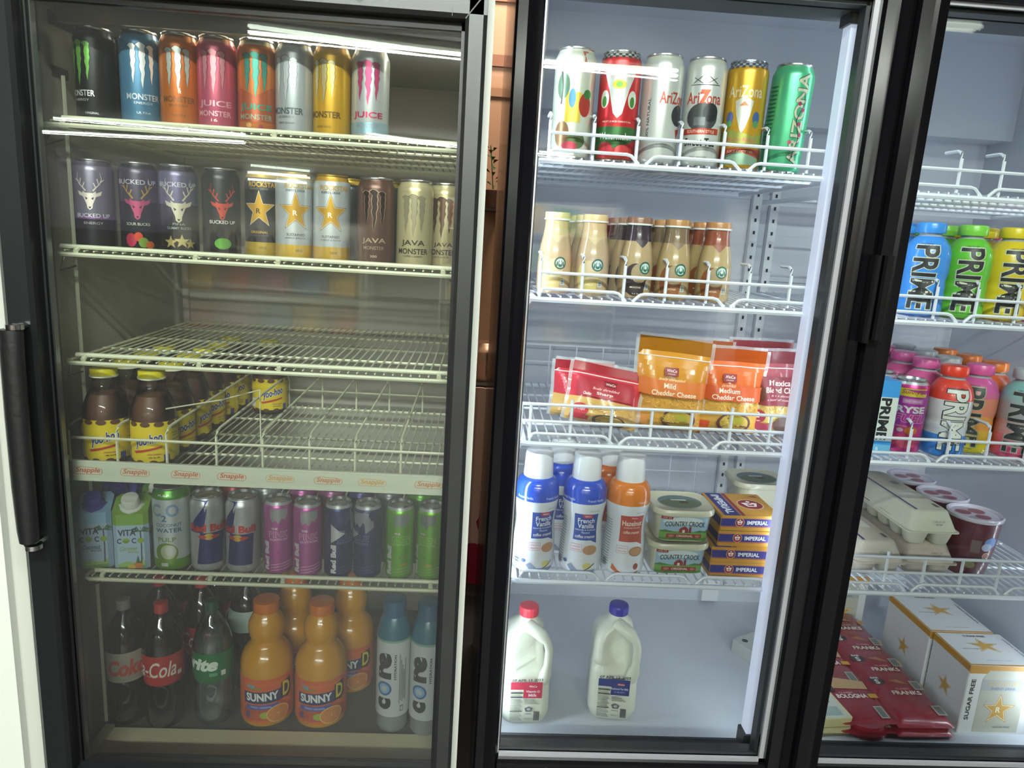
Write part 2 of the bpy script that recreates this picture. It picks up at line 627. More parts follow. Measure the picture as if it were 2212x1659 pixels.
    bevel_bar(G1, X1, .13, 1.612, DGREY)
    bevel_bar(ZT, 1.9, G0, X1, DGREY, True)
    bevel_bar(.13, ZB, G0, G1, BK, True)
    m = dr
    # mitre line and small dents in the top rail
    m.decal([('p', [(-42 + 393, 1568), (-41 + 393, 1566.5), (-8 + 393, 1609), (-9 + 393, 1611)], '0a0a0a'), ('r', 330, 1569, 331, 1581, '1a1a1a'), ('p', [(178, 1585), (182, 1585), (196, 1587), (196, 1586), (190, 1578), (188, 1578)], '1a1a1a'), ('r', 168, 1590, 186, 1591.2, '1c1c1c'), ('r', 198, 1588, 205, 1589, '1c1c1c')],
            front_map(-.0222), su=0)
    dr.build('door_frame', t, angle=20)
    s = MB()
    for xx in (G0 + .001, G0 + .009):
        s.box(xx, xx + .0025, .012, .024, ZB, ZT, mat('dull_metal_trim', '7c7e7c', 0.3, metal=.8))
    s.box(G0 + .004, G0 + .008, .012, .026, ZB, ZT, BK)
    s.box(G1 - .006, G1, .008, .026, ZB, ZT, BK)
    s.box(G0, G1, .008, .026, ZT - .012, ZT, mat('matt_black_door_frame'))
    s.box(G0, G1, .008, .026, ZB, ZB + .006, mat('matt_black_door_frame'))
    s.build('gasket', t, smooth=False)
    g = MB()
    g.add([(G0, .012, ZB), (G1, .012, ZB), (G1, .012, ZT), (G0, .012, ZT)], [(0, 1, 2, 3)], GLASS_VEILED)
    N = 10
    vs_ = []
    for i in range(N + 1):
        for j in range(N + 1):
            x, z = G0 + (G1 - G0) * i / N, ZB + (ZT - ZB) * j / N
            vs_.append((x, .028 + .015 * (x - ox + .05) * (z - 1.45), z))
    g.add(vs_, [(i * (N + 1) + j, (i + 1) * (N + 1) + j, (i + 1) * (N + 1) + j + 1, i * (N + 1) + j + 1) for i in range(N) for j in range(N)], GLASS2)
    g.build('glass_pane', t)
    # handle wrapped in black sleeve
    h = MB()
    ring = lambda z, w, xo, yo=0: [(xo + ox + w * cos(a) , -.052 + yo + .014 * sin(a), z) for a in [2 * pi * k / 14 for k in range(14)]]
    h.loft([ring(.680, .015, -.7475), ring(.70, .017, -.748), ring(.78, .0185, -.7490), ring(.9, .0185, -.7495), ring(1.0, .0185, -.7485), ring(1.043, .0185, -.7475), ring(1.047, .0175, -.7475)],
           mat('black_leather_sleeve', '0e0f10', 0.42, bump=.5, bscale=60))
    ho = h.build('handle', t)
    for z in (.672, 1.052):
        c = MB()
        c.tube([(-.741 + ox, -.052, z - .004), (-.741 + ox, -.052, z + .004)], .014, CHROME, n=14)
        c.tube([(-.741 + ox, -.052, z), (-.741 + ox, -.018, z)], .006, CHROME)
        c.build('handle_mount', ho)
    return t


left_cooler()


def shelf(name, label, x0, x1, z, y0, y1, wire, pitch, cross=4, group=None, rf=.004, rg=.0016):
    """z = level things stand on"""
    cx = (x0 + x1) / 2
    t = thing(name, label, 'shelf', (cx, y0, z), 0, group)
    w = (x1 - x0) / 2
    d = y1 - y0
    b = MB()
    r = .0035
    c = .012
    loop = [(-w, c, 0), (-w, d, 0), (w, d, 0), (w, c, 0), (w - c * .4, c * .35, 0), (w - c, 0, 0), (-w + c, 0, 0), (-w + c * .4, c * .35, 0)]
    b.tube([(p[0], p[1], -.0085) for p in loop], rf, wire, closed=True)
    for k in range(1, cross):
        yy = d * k / cross
        b.tube([(-w, yy, -.0055), (w, yy, -.0055)], .0028, wire)
    b.build('shelf_frame', t)
    g = MB()
    n = int(2 * w / pitch)
    for k in range(1, n):
        x = -w + 2 * w * k / n
        g.tube([(x, .001, -.0018), (x, d, -.0018)], rg, wire, n=5)
    g.build('wire_grid', t)
    return t, w, d


LZ = [1.388, 1.172, .978, .765, .552]
LN = ['top', 'second', 'third, empty', 'fourth', 'fifth, lowest']
for i, z in enumerate(LZ):
    x0 = (-.752, -.744, -.744, -.752, -.736)[i]
    t, w, d = shelf('wire_shelf', 'cream wire shelf, %s from the top in the left cooler' % LN[i], x0, -.036, z, .078, .64, WIRE_L, .0163, cross=4, group='cream wire shelves of the left cooler')
    if i == 3:
        continue
    b = MB()
    a0 = {0: .03, 1: .004, 2: .018, 4: .018}[i]
    b.tube([(-w + a0, .012, .0045), (w - .014, .012, .0045)], .0042, WIRE_L, n=8)
    b.build('front_rail', t)
    for xx in (-w + .035, -w + .24, 0.03, w - .03):
        MB().tube([(xx, .001, -.003), (xx, .009, .002)], .0045, WIRE_L, n=8).build('weld_bead', t)
    # hook wires into the cabinet side
    MB().tube([(w, .03, -.03), (w + .008, .03, -.022), (w - .02, .03, -.018)], .002, CHROME).build('shelf_clip', t)
    MB().tube([(-w - .002, .03, -.015), (-w - .010, .03, -.04), (-w + .02, .03, -.03)], .002, CHROME).build('shelf_clip', t)

# fourth shelf of the left cooler: divider fence and price strip
t = thing('shelf_divider_rack', 'cream wire divider rack with posts and lanes behind a printed price strip', 'rack', (-.40, .09, .766))
posts = [-.750, -.663, -.572, -.48, -.394, -.306, -.22, -.133]
for k, x in enumerate(posts):
    b = MB()
    x -= -.40
    b.tube([(x, 0, .0), (x, 0, .072), (x, .006, .08), (x, .02, .0835), (x, .50, .088), (x, .52, .07), (x, .52, .0)], .0026, WIRE_L)
    b.build('divider', t)
b = MB()
b.tube([(-.344, -.004, .060), (.352, -.004, .060)], .0028, WIRE_L)
b.build('cross_wire', t)
b = MB()
b.tube([(-.344, .52, .045), (.352, .52, .045)], .0026, WIRE_L)
b.build('cross_wire', t)
b = MB()
b.box(-.752 + .4, -.046 + .4, -.030, -.0255, -.0115, .022, mat('price_strip', 'd5dcc6', .4))
b.box(-.752 + .4, -.046 + .4, -.032, -.0255, .022, .0245, mat('price_strip_lip', 'dfe4d0', .4))
b.box(-.752 + .4, -.046 + .4, -.032, -.0255, -.014, -.0115, mat('price_strip_lip', 'dfe4d0', .4))
b.box(-.752 + .4, -.750 + .4, -.032, .0, -.014, .0245, mat('price_strip_lip', 'dfe4d0', .4))
strip = b.build('price_strip', t, smooth=False)
for x, c1 in ((-.703, 'c8552c'), (-.618, 'cc6a34'), (-.526, 'cc6a34'), (-.442, 'c8552c'), (-.353, 'd8a860'), (-.264, 'cf7f48'), (-.182, 'd8a844'), (-.076, 'cc7c34')):
    q = MB()
    q.decal([('p', [(-26, -6), (-22, -7.5), (22, -7.5), (26, -4), (26, 3), (20, 5), (-14, 8), (-24, 6), (-27, 1)], c1), ('p', [(-25.2, -5.5), (-22, -6.8), (22, -6.8), (25.2, -4), (25.2, 2.6), (20, 4.3), (-14, 7.3), (-23.6, 5.4), (-26.2, 1)], 'd9d6bd'),
             ('t', 'Snapple', 0, 0, 44, 12, c1, {'b': .03, 's': .25})], front_map(-.030), su=0, u0=(x + .4) * 1000, v0=5.5)
    q.build('printed_mark', strip)
# a thin loose wire hanging across the dividers
b = MB()
b.tube([(-.575, .10, .885), (-.50, .18, .887), (-.44, .23, .899)], .0014, WIRE_L)
b.tube([(-.44, .23, .899), (-.44, .232, .766)], .0014, WIRE_L)
tag(b.build('loose_wire'), 'thin loose wire lying slanted over the bottle lanes', 'wire')


# ------------------------------------------------------------ right cooler, two doors
def right_cooler():
    ox = .667
    t = thing('double_door_cooler', 'black two door drinks cooler with white lining and light strips', 'refrigerator', (ox, 0, 0))
    WB = mat('black_cooler_body', '0b0b0d', 0.2, coat=.3)
    b = MB()
    b.box(-.632, -.612, .03, .76, .0, 2.0, WB)
    b.box(.655, .675, .03, .76, .0, 2.0, WB)
    b.box(-.612, .655, .72, .76, .0, 2.0, WB)
    b.box(-.612, .655, .03, .72, 1.78, 2.0, WB)
    b.box(-.612, .655, .03, .72, .0, .16, WB)
    b.build('body', t, smooth=False)
    b = MB()
    b.box(-.612, -.606, .035, .72, .16, 1.78, LIN_R)
    b.box(.649, .655, .035, .72, .16, 1.78, LIN_R)
    b.box(-.606, .649, .69, .72, .16, 1.78, LIN_R)
    b.box(-.606, .649, .035, .69, 1.765, 1.78, LIN_R)
    b.box(-.606, .649, .60, .69, 1.545, 1.765, LIN_R)
    for z in (.95, 1.16, 1.37, .66):
        b.box(-.606, .649, .685, .69, z, z + .012, LIN_R)
    b.box(-.606, -.04, .678, .69, .255, .30, LIN_R)
    b.box(.10, .649, .678, .69, .255, .30, LIN_R)
    b.box(-.606, .649, .098, .69, .16, .21, mat('white_cooler_floor', 'd0d5de', .4, vary=.05, bscale=10))
    b.build('lining', t, smooth=False)
    b = MB()
    SD = mat('white_shelf_standard', 'dfe3e8', .4)
    HO = mat('slot_dark', '30343c', .7)
    for xx in (.037, .085):
        b.box(xx, xx + .022, .668, .685, .235 if xx < .05 else .30, 1.5, SD)
        z = .32
        while z < 1.49:
            b.decal([('r', 8, 0, 14, 9, 'x')], front_map(.6678), mk=lambda c: HO, su=0, u0=xx * 1000, v0=z * 1000)
            z += .032
    b.box(.030, .078, .66, .69, .225, .29, SD)
    b.build('shelf_standard', t, smooth=False)
    for sx in (-.605, .640):
        q = MB()
        q.box(sx, sx + .008, .10, .118, .21, 1.6, SD)
        q.build('corner_standard', t, smooth=False)
    # dark sill, header, centre post
    DK = mat('dark_cooler_sill', '23252d', .45)
    MB().box(-.606, .649, .036, .097, .16, .205, DK).build('sill', t, smooth=False)
    MB().box(-.606, .649, .036, .10, 1.640, 1.78, mat('grey_header', '565c64', .5)).build('header', t, smooth=False)
    MB().box(-.052, .037, .034, .072, .205, 1.64, mat('grey_centre_post', '3c4048', .4)).build('centre_post', t, smooth=False)
    for x0, x1 in ((-.0685, -.0515), (.037, .049)):
        LS = mat('light_strip_cover', 'd4dcf4', .4, emit=.62)
        c = MB()
        c.box(x0, x1, .045, .072, .262, 1.622, LS)
        c.build('light_strip', t, smooth=False)
        c = MB()
        c.box(x0 - .006, x1 + .002, .040, .075, 1.622, 1.655, mat('strip_end_cap', '2c3036', .4))
        c.build('light_strip_cap', t, smooth=False)
        c = MB()
        c.box(x0 - .006, x1 + .002, .040, .075, .228, .262, mat('strip_end_cap', '2c3036', .4))
        c.build('light_strip_cap', t, smooth=False)
    for x0, x1 in ((-.600, -.590), (.622, .632)):
        c = MB()
        c.box(x0, x1, .045, .066, .262, 1.622, mat('light_strip_cover'))
        c.build('light_strip', t, smooth=False)
    # doors
    for k, (L, G0, G1, R_) in enumerate(((-.632, -.586, -.053, -.0035), (.0035, .055, .586, .640))):
        door = MB()
        ZB, ZT, Z0, Z1 = .2435, 1.652, .14, 1.80

        def vbar(p, q, c0, c1, inner):
            ridge = p + (q - p) * (.55 if inner < 0 else .45)
            ring = [(p, .03), (p, -.020), (p + .004, -.027), (ridge - .006, -.030), (ridge, -.0335), (ridge + .006, -.030), (q - .004, -.027), (q, -.020), (q, .03)]
            door.loft([[(x, y, c0) for x, y in ring], [(x, y, c1) for x, y in ring]], BLACK)

        def hbar(p, q, x0, x1):
            ring = [(.03, p), (-.02, p), (-.027, p + .004), (-.027, q - .004), (-.02, q), (.03, q)]
            door.loft([[(x0, y, z) for y, z in ring], [(x1, y, z) for y, z in ring]], BLACK)
        vbar(L, G0, Z0, Z1, -1)
        vbar(G1, R_, Z0, Z1, 1)
        hbar(Z0, ZB, G0, G1)
        hbar(ZT, Z1, G0, G1)
        d = door.build('door', t, angle=18, recalc=True)
        tr = MB()
        TM = mat('bright_glass_trim', 'b4b6bc', .35, metal=.6)
        for a, b_ in ((G0 - .002, G0 + .003), (G1 - .009, G1 + .001)):
            tr.box(a, b_, -.012, -.006, ZB, ZT, TM)
        tr.box(G0, G1, -.012, -.006, ZB, ZB + .008, TM)
        tr.box(G0, G1, -.012, -.006, ZT - .007, ZT, TM)
        tr.build('glass_trim', d, smooth=False)
        sp = MB()
        for a, b_ in ((G0, G0 + .006), (G1 - .016, G1 - .009)):
            sp.box(a, b_, .0, .022, ZB, ZT, mat('dark_pane_spacer', '2a2f33', .35))
        sp.box(G0, G1, .0, .022, ZB + .004, ZB + .014, mat('dark_pane_spacer'))
        sp.box(G0, G1, .0, .022, ZT - .014, ZT - .006, mat('dark_pane_spacer'))
        sp.build('pane_spacer', d, smooth=False)
        g = MB()
        g.add([(G0, -.004, ZB), (G1, -.004, ZB), (G1, -.004, ZT), (G0, -.004, ZT)], [(0, 1, 2, 3)], GLASS)
        N = 10
        vs_ = []
        for i in range(N + 1):
            for j in range(N + 1):
                x, z = G0 + (G1 - G0) * i / N, ZB + (ZT - ZB) * j / N
                vs_.append((x, .022 - .014 * (x - G0 + .1) * (z - 1.45), z))
        g.add(vs_, [(i * (N + 1) + j, (i + 1) * (N + 1) + j, (i + 1) * (N + 1) + j + 1, i * (N + 1) + j + 1) for i in range(N) for j in range(N)], GLASS2)
        g.build('glass_pane', d)
        # recessed grip with its bar, between the doors
        hm = mat('grip_black', '050506', .3)
        h = MB()
        hx0, hx1 = (-.012, .0) if k == 0 else (.0045, .021)
        h.loft([[(x, y, z) for x, y in ((hx0, -.030), (hx0, -.046), (hx0 + .003, -.050), (hx1 - .003, -.050), (hx1, -.046), (hx1, -.030))] for z in (1.10 + .005 * k, 1.248)], hm)
        h.build('handle', d, angle=20, recalc=True)
    MB().box(-.0035, .0035, -.005, .03, .14, 1.8, mat('door_gap_black', '020203', .6)).build('door_gap', t, smooth=False)
    return t


right_cooler()

# what shows of the room behind in the gap between the coolers
b = MB()
n = 16
xs = [-.10 + .26 * k / n for k in range(n + 1)]
front = [(x, 1.04 + .008 * sin(k * 1.9)) for k, x in enumerate(xs)]
back = [(x, 1.05 + .008 * sin(k * 1.9)) for k, x in reversed(list(enumerate(xs)))]
cm = mat('pale_pink_curtain', 'd0ab98', .7)
hem = mat('red_curtain_hem', '9c1c38', .6)
b.loft([[(p[0], p[1], z) for p in front + back] for z in (.05, .20, .745)], [hem, cm])
b.decal([('p', [(30, 285), (38, 300), (42, 380), (46, 300), (50, 285), (42, 245)], '9c1c38')], front_map(1.03), su=0)
tag(b.build('hanging_cloth'), 'pale pink cloth with dark red hem hanging in the gap between the coolers', 'cloth')
t = thing('side_table', 'small dark table under the metal canister in the gap between the coolers', 'table', (.03, 1.22, 0))
MB().box(-.12, .12, -.14, .14, .715, .745, mat('dark_stand', '1a1614', .6)).build('tabletop', t, smooth=False)
for sx in (-.1, .1):
    for sy in (-.12, .12):
        MB().box(sx - .015, sx + .015, sy - .015, sy + .015, 0, .715, mat('dark_stand')).build('leg', t, smooth=False)
t = thing('metal_canister', 'shiny metal canister standing in the gap between the two coolers', 'canister', (.035, 1.2, .7455))
MB().lathe([(60, 0), (62, 10), (55, 34), (62, 60), (60, 100)], mat('warm_polished_metal', 'd8b49c', .25, metal=.9)).build('canister_body', t)
MB().lathe([(61, 100), (55, 112), (40, 128), (12, 132)], mat('warm_polished_metal')).build('lid', t)
t = thing('potted_plant', 'small green leafy plant on a bracket glimpsed in the gap between the coolers', 'plant', (.035, 1.50, 1.33))
MB().lathe([(28, 0), (36, 50), (38, 62), (34, 64)], mat('brown_pot', '5c4030', .6), n=16).build('pot', t)
MB().box(-.03, .03, -.03, .10, -.012, -.001, mat('dark_stand')).build('bracket', t, smooth=False)
b = MB()
rnd = random.Random(4)
for k in range(14):
    a = rnd.uniform(0, 2 * pi)
    l = rnd.uniform(.02, .045)
    z = .07 + .15 * k / 14
    p = Vector((-.018 * k / 14 + .008 * cos(a), .01 * sin(a), z))
    q = p + Vector((l * cos(a), l * sin(a), .012))
    sd = Vector((-sin(a), cos(a), 0)) * .008
    mid = (p + q) / 2 + Vector((0, 0, .008))
    b.add([p, mid + sd, q, mid - sd], [(0, 1, 2, 3)], mat('leaf_green', '3c5a34', .5))
b.tube([(0, 0, .05), (-.008, 0, .13), (-.018, 0, .22)], .002, mat('leaf_green'))
b.build('foliage', t)


def fence(t, w, z, style, xs_, wire):
    """front guard wires of a shelf; local origin at front left-right centre"""
    b = MB()
    if style == 'bent':
        for x in xs_:
            b.tube([(x, .010, 0), (x, .010, .060), (x, .014, .070), (x, .024, .074), (x, .060, .074)], .0031, wire)
        b.tube([(xs_[0], .008, .040), (w - .002, .008, .040)], .0031, wire)
    elif style == 'rail':
        for k, x in enumerate(xs_):
            top = .078 if k % 4 == 1 else .068
            b.tube([(x, .010, 0), (x, .010, top)], .0032, wire)
        b.tube([(-w, .008, .067), (w - .002, .008, .067)], .0032, wire)
        b.tube([(-w, .008, .034), (w - .002, .008, .034)], .0032, wire)
        b.tube([(-w, .010, .067), (-w, .010, .0)], .0032, wire)
    if b.v:
        b.build('front_guard', t)
    for k in range(3):
        L = 2 * w / 3
        a = -w + L * k + .006
        e = a + L - .012
        if k == 0:
            a += .012
        q = MB()
        q.tube([(a, .004, -.004), (a + (.004 if k == 0 else .014), .004, .009), (a + (.010 if k == 0 else .022), .004, .011), (e - .022, .004, .011), (e - .014, .004, .009), (e, .004, -.004)], .0032, wire)
        q.build('front_lip', t)


RZ = [1.382, 1.141, .868, .585]
WORDS = ['top', 'second', 'third', 'fourth']
for i, z in enumerate(RZ):
    t, w, d = shelf('wire_shelf', 'white wire shelf, %s from the top behind the middle door' % WORDS[i], .092, .640, z, .070, .60, WIRE_R, .0185, rf=.0052, rg=.0021, group='white wire shelves of the black cooler')
    xs_ = [-w + .018 + .0772 * k for k in range(7)]
    fence(t, w, z, ('bent', 'bent', 'rail', 'none')[i], xs_, WIRE_R)
    q = MB()
    q.add([(-w - .012, .002, -.004), (-w + .012, .002, -.004), (-w - .002, .002, -.022), (-w - .012, .002, -.03), (-w - .012, .6, -.004), (-w + .012, .6, -.004), (-w - .002, .6, -.022), (-w - .012, .6, -.03)],
          [(0, 3, 2, 1), (0, 1, 5, 4), (1, 2, 6, 5), (2, 3, 7, 6), (0, 4, 7, 3), (4, 5, 6, 7)], WIRE_R)
    q.build('shelf_bracket', t, smooth=False)
    if i == 2 or i == 3:
        q = MB()
        for zz in (.055, .10):
            q.tube([(-w, d, zz), (w, d, zz)], .0024, WIRE_R)
        for k in range(8):
            x = -w + .03 + k * .07
            q.tube([(x, d, -.004), (x, d, .10)], .0022, WIRE_R)
        q.build('back_guard', t)
RRZ = [1.366, 1.137, .862, .586]
for i, z in enumerate(RRZ):
    t, w, d = shelf('wire_shelf', 'white wire shelf, %s from the top behind the right door' % WORDS[i], .705, 1.300, z, .070, .60, WIRE_R, .0185, rf=.0052, rg=.0021, group='white wire shelves of the black cooler')
    xs_ = [-w + .070 + .0792 * k for k in range(7)]
    fence(t, w, z, ('bent', 'bent', 'bent', 'rail')[i], xs_, WIRE_R)


# ============================================================ goods
def va(x, y):
    return math.atan2(-x, y + 1.22)


def stroke(pts, w, c, taper=False):
    out = []
    for i, (p, q) in enumerate(zip(pts, pts[1:])):
        dx, dy = q[0] - p[0], q[1] - p[1]
        l = math.hypot(dx, dy) or 1
        nx, ny = -dy / l / 2, dx / l / 2
        w0 = w * (1 - i / len(pts)) if taper else w
        w1 = w * (1 - (i + 1) / len(pts)) + .05 if taper else w
        out.append(('p', [(p[0] - nx * w0, p[1] - ny * w0), (q[0] - nx * w1, q[1] - ny * w1), (q[0] + nx * w1, q[1] + ny * w1), (p[0] + nx * w0, p[1] + ny * w0)], c))
    return out


def claws(c, v=128, edge='202024', k=1.08):
    sh = [(-6, -1), (-2.5, 2.5), (1, 2), (4.2, -1), (3, -7), (4, -12), (3, -18), (4, -23), (2.2, -32), (2.8, -38), (1.2, -48), (0, -60), (-1.6, -48), (-1, -40), (-3, -30), (-2, -24), (-3.2, -15), (-2.2, -6)]
    out = []
    for dark in (1, 0):
        for u, s in ((-14.5, .95), (0, 1.1), (14.5, .93)):
            P = [(u + x * s * k * (1.22 if dark else 1) * 1.25, v + (y * s + (2 if u == 0 else 0)) * k * (1.02 if dark else 1) + (.6 if dark else 0)) for x, y in sh]
            out.append(('p', P, edge if dark else c))
    return out


def deer(c, v=80, k=1.0, c2=None):
    k *= 1.3
    c2 = c2 or c
    o = []
    F = [(-9, 12), (-5, 9), (5, 9), (9, 12), (8, 2), (4, -8), (3.5, -13), (0, -16), (-3.5, -13), (-4, -8), (-8, 2)]
    for s in (-1, 1):
        o.append(('p', [(s * x * k, v + y * k) for x, y in ((7, 8), (17, 12), (15, 6), (8, 3))], c))
        o += stroke([(s * x * k, v + y * k) for x, y in ((5, 12), (9, 17), (14, 22), (17, 30), (15, 39))], 2.2 * k, c2, True)
        for a, b_ in (((9, 17), (6, 24)), ((13, 21), (11, 30)), ((15, 25), (20, 29))):
            o += stroke([(s * a[0] * k, v + a[1] * k), (s * b_[0] * k, v + b_[1] * k)], 1.4 * k, c2)
    o.append(('p', [(x * k, v + y * k) for x, y in F], c))
    for s in (-1, 1):
        o.append(('p', [(s * 2.2 * k, v + 1 * k), (s * 6 * k, v + 3.5 * k), (s * 4.5 * k, v - 1 * k)], '1a1a1c'))
    o.append(('p', [(-2 * k, v - 11 * k), (2 * k, v - 11 * k), (0, v - 14 * k)], '1a1a1c'))
    return o


def can(label, x, y, z, off, base, art, R=33, H=157, kind='tall', neck=None, lid=None, n=40, group=None, name='drink_can', loc=None, bands=None, lean=0, cat='can'):
    t = thing(name, label, cat, (x, y, z), va(x, y) + radians(off), group, ry=lean)
    a = R - 5.5
    if kind == 'tall':
        prof = [(a - 3, 1.5), (a, 0), (R - 3, 2.5), (R - .6, 6), (R, 9), (R, H - 21), (R - .5, H - 17), (R - 2.5, H - 12), (a + .4, H - 6), (a, H - 4.5)]
    else:
        prof = [(a - 3, 1.5), (a, 0), (R - 2.5, 3), (R - .5, 6.5), (R, 10), (R, H - 17), (R - .5, H - 13.5), (R - 2, H - 9), (a + .3, H - 5), (a, H - 4)]
    b = MB()
    nk = foil(neck) if neck else foil(base)
    ms = [ALU, ALU] + [foil(base)] * (len(prof) - 5) + [nk] * 2
    if bands:       # (v0, v1, colour)
        pts = sorted(set([p[1] for p in prof] + [v for bd in bands for v in bd[:2]]))
        f = cyl_map(prof)
        npf = []
        for v in pts:
            if v < 1.5:
                continue
            p = f(0, v, 0)
            npf.append((-p[1] * 1000, v))
        prof2 = [prof[0], prof[1]] + [q for q in npf if q[1] > 1.6]
        ms = []
        for (r0, v0), (r1, v1) in zip(prof2, prof2[1:]):
            mid = (v0 + v1) / 2
            c = next((bd[2] for bd in bands if bd[0] <= mid < bd[1]), None)
            ms.append(foil(c) if c else (nk if mid > H - 12 else foil(base)))
        b.lathe(prof2, ms, n=n, cap1=False)
    else:
        b.lathe(prof, ms, n=n, cap1=False)
    if art:
        b.decal(art, cyl_map(prof), su=3.5, sv=0, mk=foil)
    b.build('can_body', t)
    l = MB()
    top = [(a, H - 4.5), (a + 1.2, H - 3), (a + 1.2, H - 1), (a + .2, H), (a - 1, H - .5), (a - 1.8, H - 6), (a - 3.5, H - 7), (.1, H - 6.4)]
    LM = mat('can_lid_' + lid, lid, .25, metal=.8) if lid else ALU
    l.lathe(top, LM, n=n, cap0=False)
    lo = l.build('can_lid', t)
    p = MB()
    p.loft([rrect(.014, .020, .0065, (H - 5.2) / 1000, cy=-.004), rrect(.014, .020, .0065, (H - 4.3) / 1000, cy=-.004)], LM)
    p.build('pull_tab', lo)
    return t


def bottle(label, x, y, z, off, prof, body, cap, capm, art=None, band=None, name='drink_bottle', group=None, glassm=None, fill=None, n=36, art_mk=ink, labmat=None, cat='bottle', neck_art=None, flange=None):
    """prof body profile; cap (r0, z0, r1, z1); band (v0, v1, material) wrapped label; fill (level, liquid material) inside a clear wall"""
    t = thing(name, label, cat, (x, y, z), va(x, y) + radians(off), group)
    b = MB()
    if glassm:
        b.lathe(prof, glassm, n=n, cap1=False)
        b.build('bottle_body', t)
        q = MB()
        lv, lm = fill
        pf = [(max(r - 1.6, .5), max(v, 2)) for r, v in prof if v < lv]
        f = cyl_map(prof)
        pf.append((-f(0, lv, 0)[1] * 1000 - 1.6, lv))
        q.lathe(pf, lm, n=n)
        q.build('liquid', t)
    else:
        b.lathe(prof, body, n=n)
        if art:
            b.decal(art, cyl_map(prof), su=4, sv=6, mk=art_mk)
        if neck_art:
            b.decal(neck_art, cyl_map(prof), su=4, sv=5, mk=art_mk)
        b.build('bottle_body', t)
    c = MB()
    r0, z0, r1, z1 = cap
    cp = [(r0, z0), (r0, z1 - (z1 - z0) * .2), (r1 + (r0 - r1) * .5, z1 - .6), (r1 - 1.5, z1)]
    c.lathe(cp, capm, n=n)
    co = c.build('cap', t)
    if flange:
        fr, f0, f1, fm = flange
        MB().lathe([(fr, f0), (fr, f1)], fm, n=n).build('cap_ring', co)
    if band:
        v0, v1, bm_ = band
        f = cyl_map(prof)
        L = MB()
        vs_ = [v0 + (v1 - v0) * i / 8 for i in range(9)]
        L.lathe([(-f(0, v, 0)[1] * 1000 + .35, v) for v in vs_], bm_, n=48, cap0=False, cap1=False)
        if art:
            L.decal(art, cyl_map(prof), su=4, sv=6, mk=art_mk, lift=.6)
        L.build('label', t)
    return t


T = lambda *a, **k: ('t',) + a + (k,)
mon = lambda c: [T('MONSTER', 0, 48, 54, 10, c, b=.03, arc=0), T('ENERGY', 0, 38, 30, 4, c), T('ULTRA', 0, 22, 22, 3.5, c)]
SH = 'on the left cooler top shelf'
can('black can with green claw marks, leftmost ' + SH, -.682, .13, 1.388, -48, '151617', claws('5f9c3c', 128, '0c0c0c') + [T('MONSTER', 0, 48, 48, 10, 'd8d8d8', b=.03), T('ENERGY', 0, 37, 30, 4, 'b8b8b8'), T('ORIGINAL', 18, 16, 22, 3.5, 'c8c8c8')], neck='2a2b2c')
can('blue can with silver claw marks ' + SH, -.606, .13, 1.388, 4, '4f7f9f', claws('dfe3e0', 130, '3a4a50') + mon('c8d4d8'), neck='5a7c9c')
can('orange can with silver claw marks beside the blue can ' + SH, -.539, .13, 1.388, -6, 'c06a2c', claws('b9beb8', 128, '5a3a20') + mon('7a5030') + [T('&', 2, 62, 5, 9, 'f0d8c0')], neck='b9793c')
can('rose pink can with pink claw marks ' + SH, -.475, .13, 1.388, -12, 'b8546a', claws('c8848c', 128, '7a3040') + [T('JUICE', 2, 44, 56, 13, 'd89aa6', b=.04), T('MONSTER', 0, 29, 58, 9, 'd8a0a8', b=.04), T('16', 0, 18, 10, 5, 'e8c0c0')], neck='b8826a')
can('orange can with teal claw marks and teal lettering ' + SH, -.406, .13, 1.388, -6, 'bf6c30', [('p', [(-60, 60), (-30, 75), (0, 62), (30, 80), (60, 66), (60, 20), (-60, 20)], 'a85434')] + claws('3f8f80', 128, '2a5a50') +
    [T('JUICE', 0, 43, 56, 13, '2f8f78', b=.05), T('MONSTER', 0, 28, 58, 9, '8f9a80', b=.04), ('c', 8, 12, 4, 4, 'a03c4c'), ('c', -12, 14, 5, 4, 'd8a060')], neck='b8b090')
can('silver can with dark lettering ' + SH, -.341, .13, 1.388, -28, 'aab0b4', claws('c4c8ca', 126, '70767a') + [T('MONSTER', 0, 42, 60, 11, '50585c', b=.05), T('ENERGY', 0, 32, 30, 4, '70787c'), T('ZERO SUGAR', 0, 22, 30, 3, '606468')], neck='b6bab6')
can('golden yellow can with claw marks ' + SH, -.276, .13, 1.388, -26, 'c89a20', claws('b8a878', 126, '6a5a20') + [T('MONSTER', 0, 40, 60, 11, '5c4410', b=.05), T('ULTRA GOLD', 0, 20, 26, 3.5, '6a5418')], neck='c8983a')
can('pale silver can with pink claw marks, rightmost ' + SH, -.209, .13, 1.388, -8, 'b4b8b8', [('p', [(-60, 30), (60, 34), (60, 14), (-60, 12)], '88a8b4')] + claws('b8406c', 128, '7a5a68') + [T('JUICE', 0, 43, 54, 13, 'b83458', b=.05), T('MONSTER', 0, 26, 40, 7, '8c98a0')], neck='b8b8b0')
can('black can standing in the second row ' + SH, -.655, .205, 1.388, -20, '1a1b1c', None, n=24)

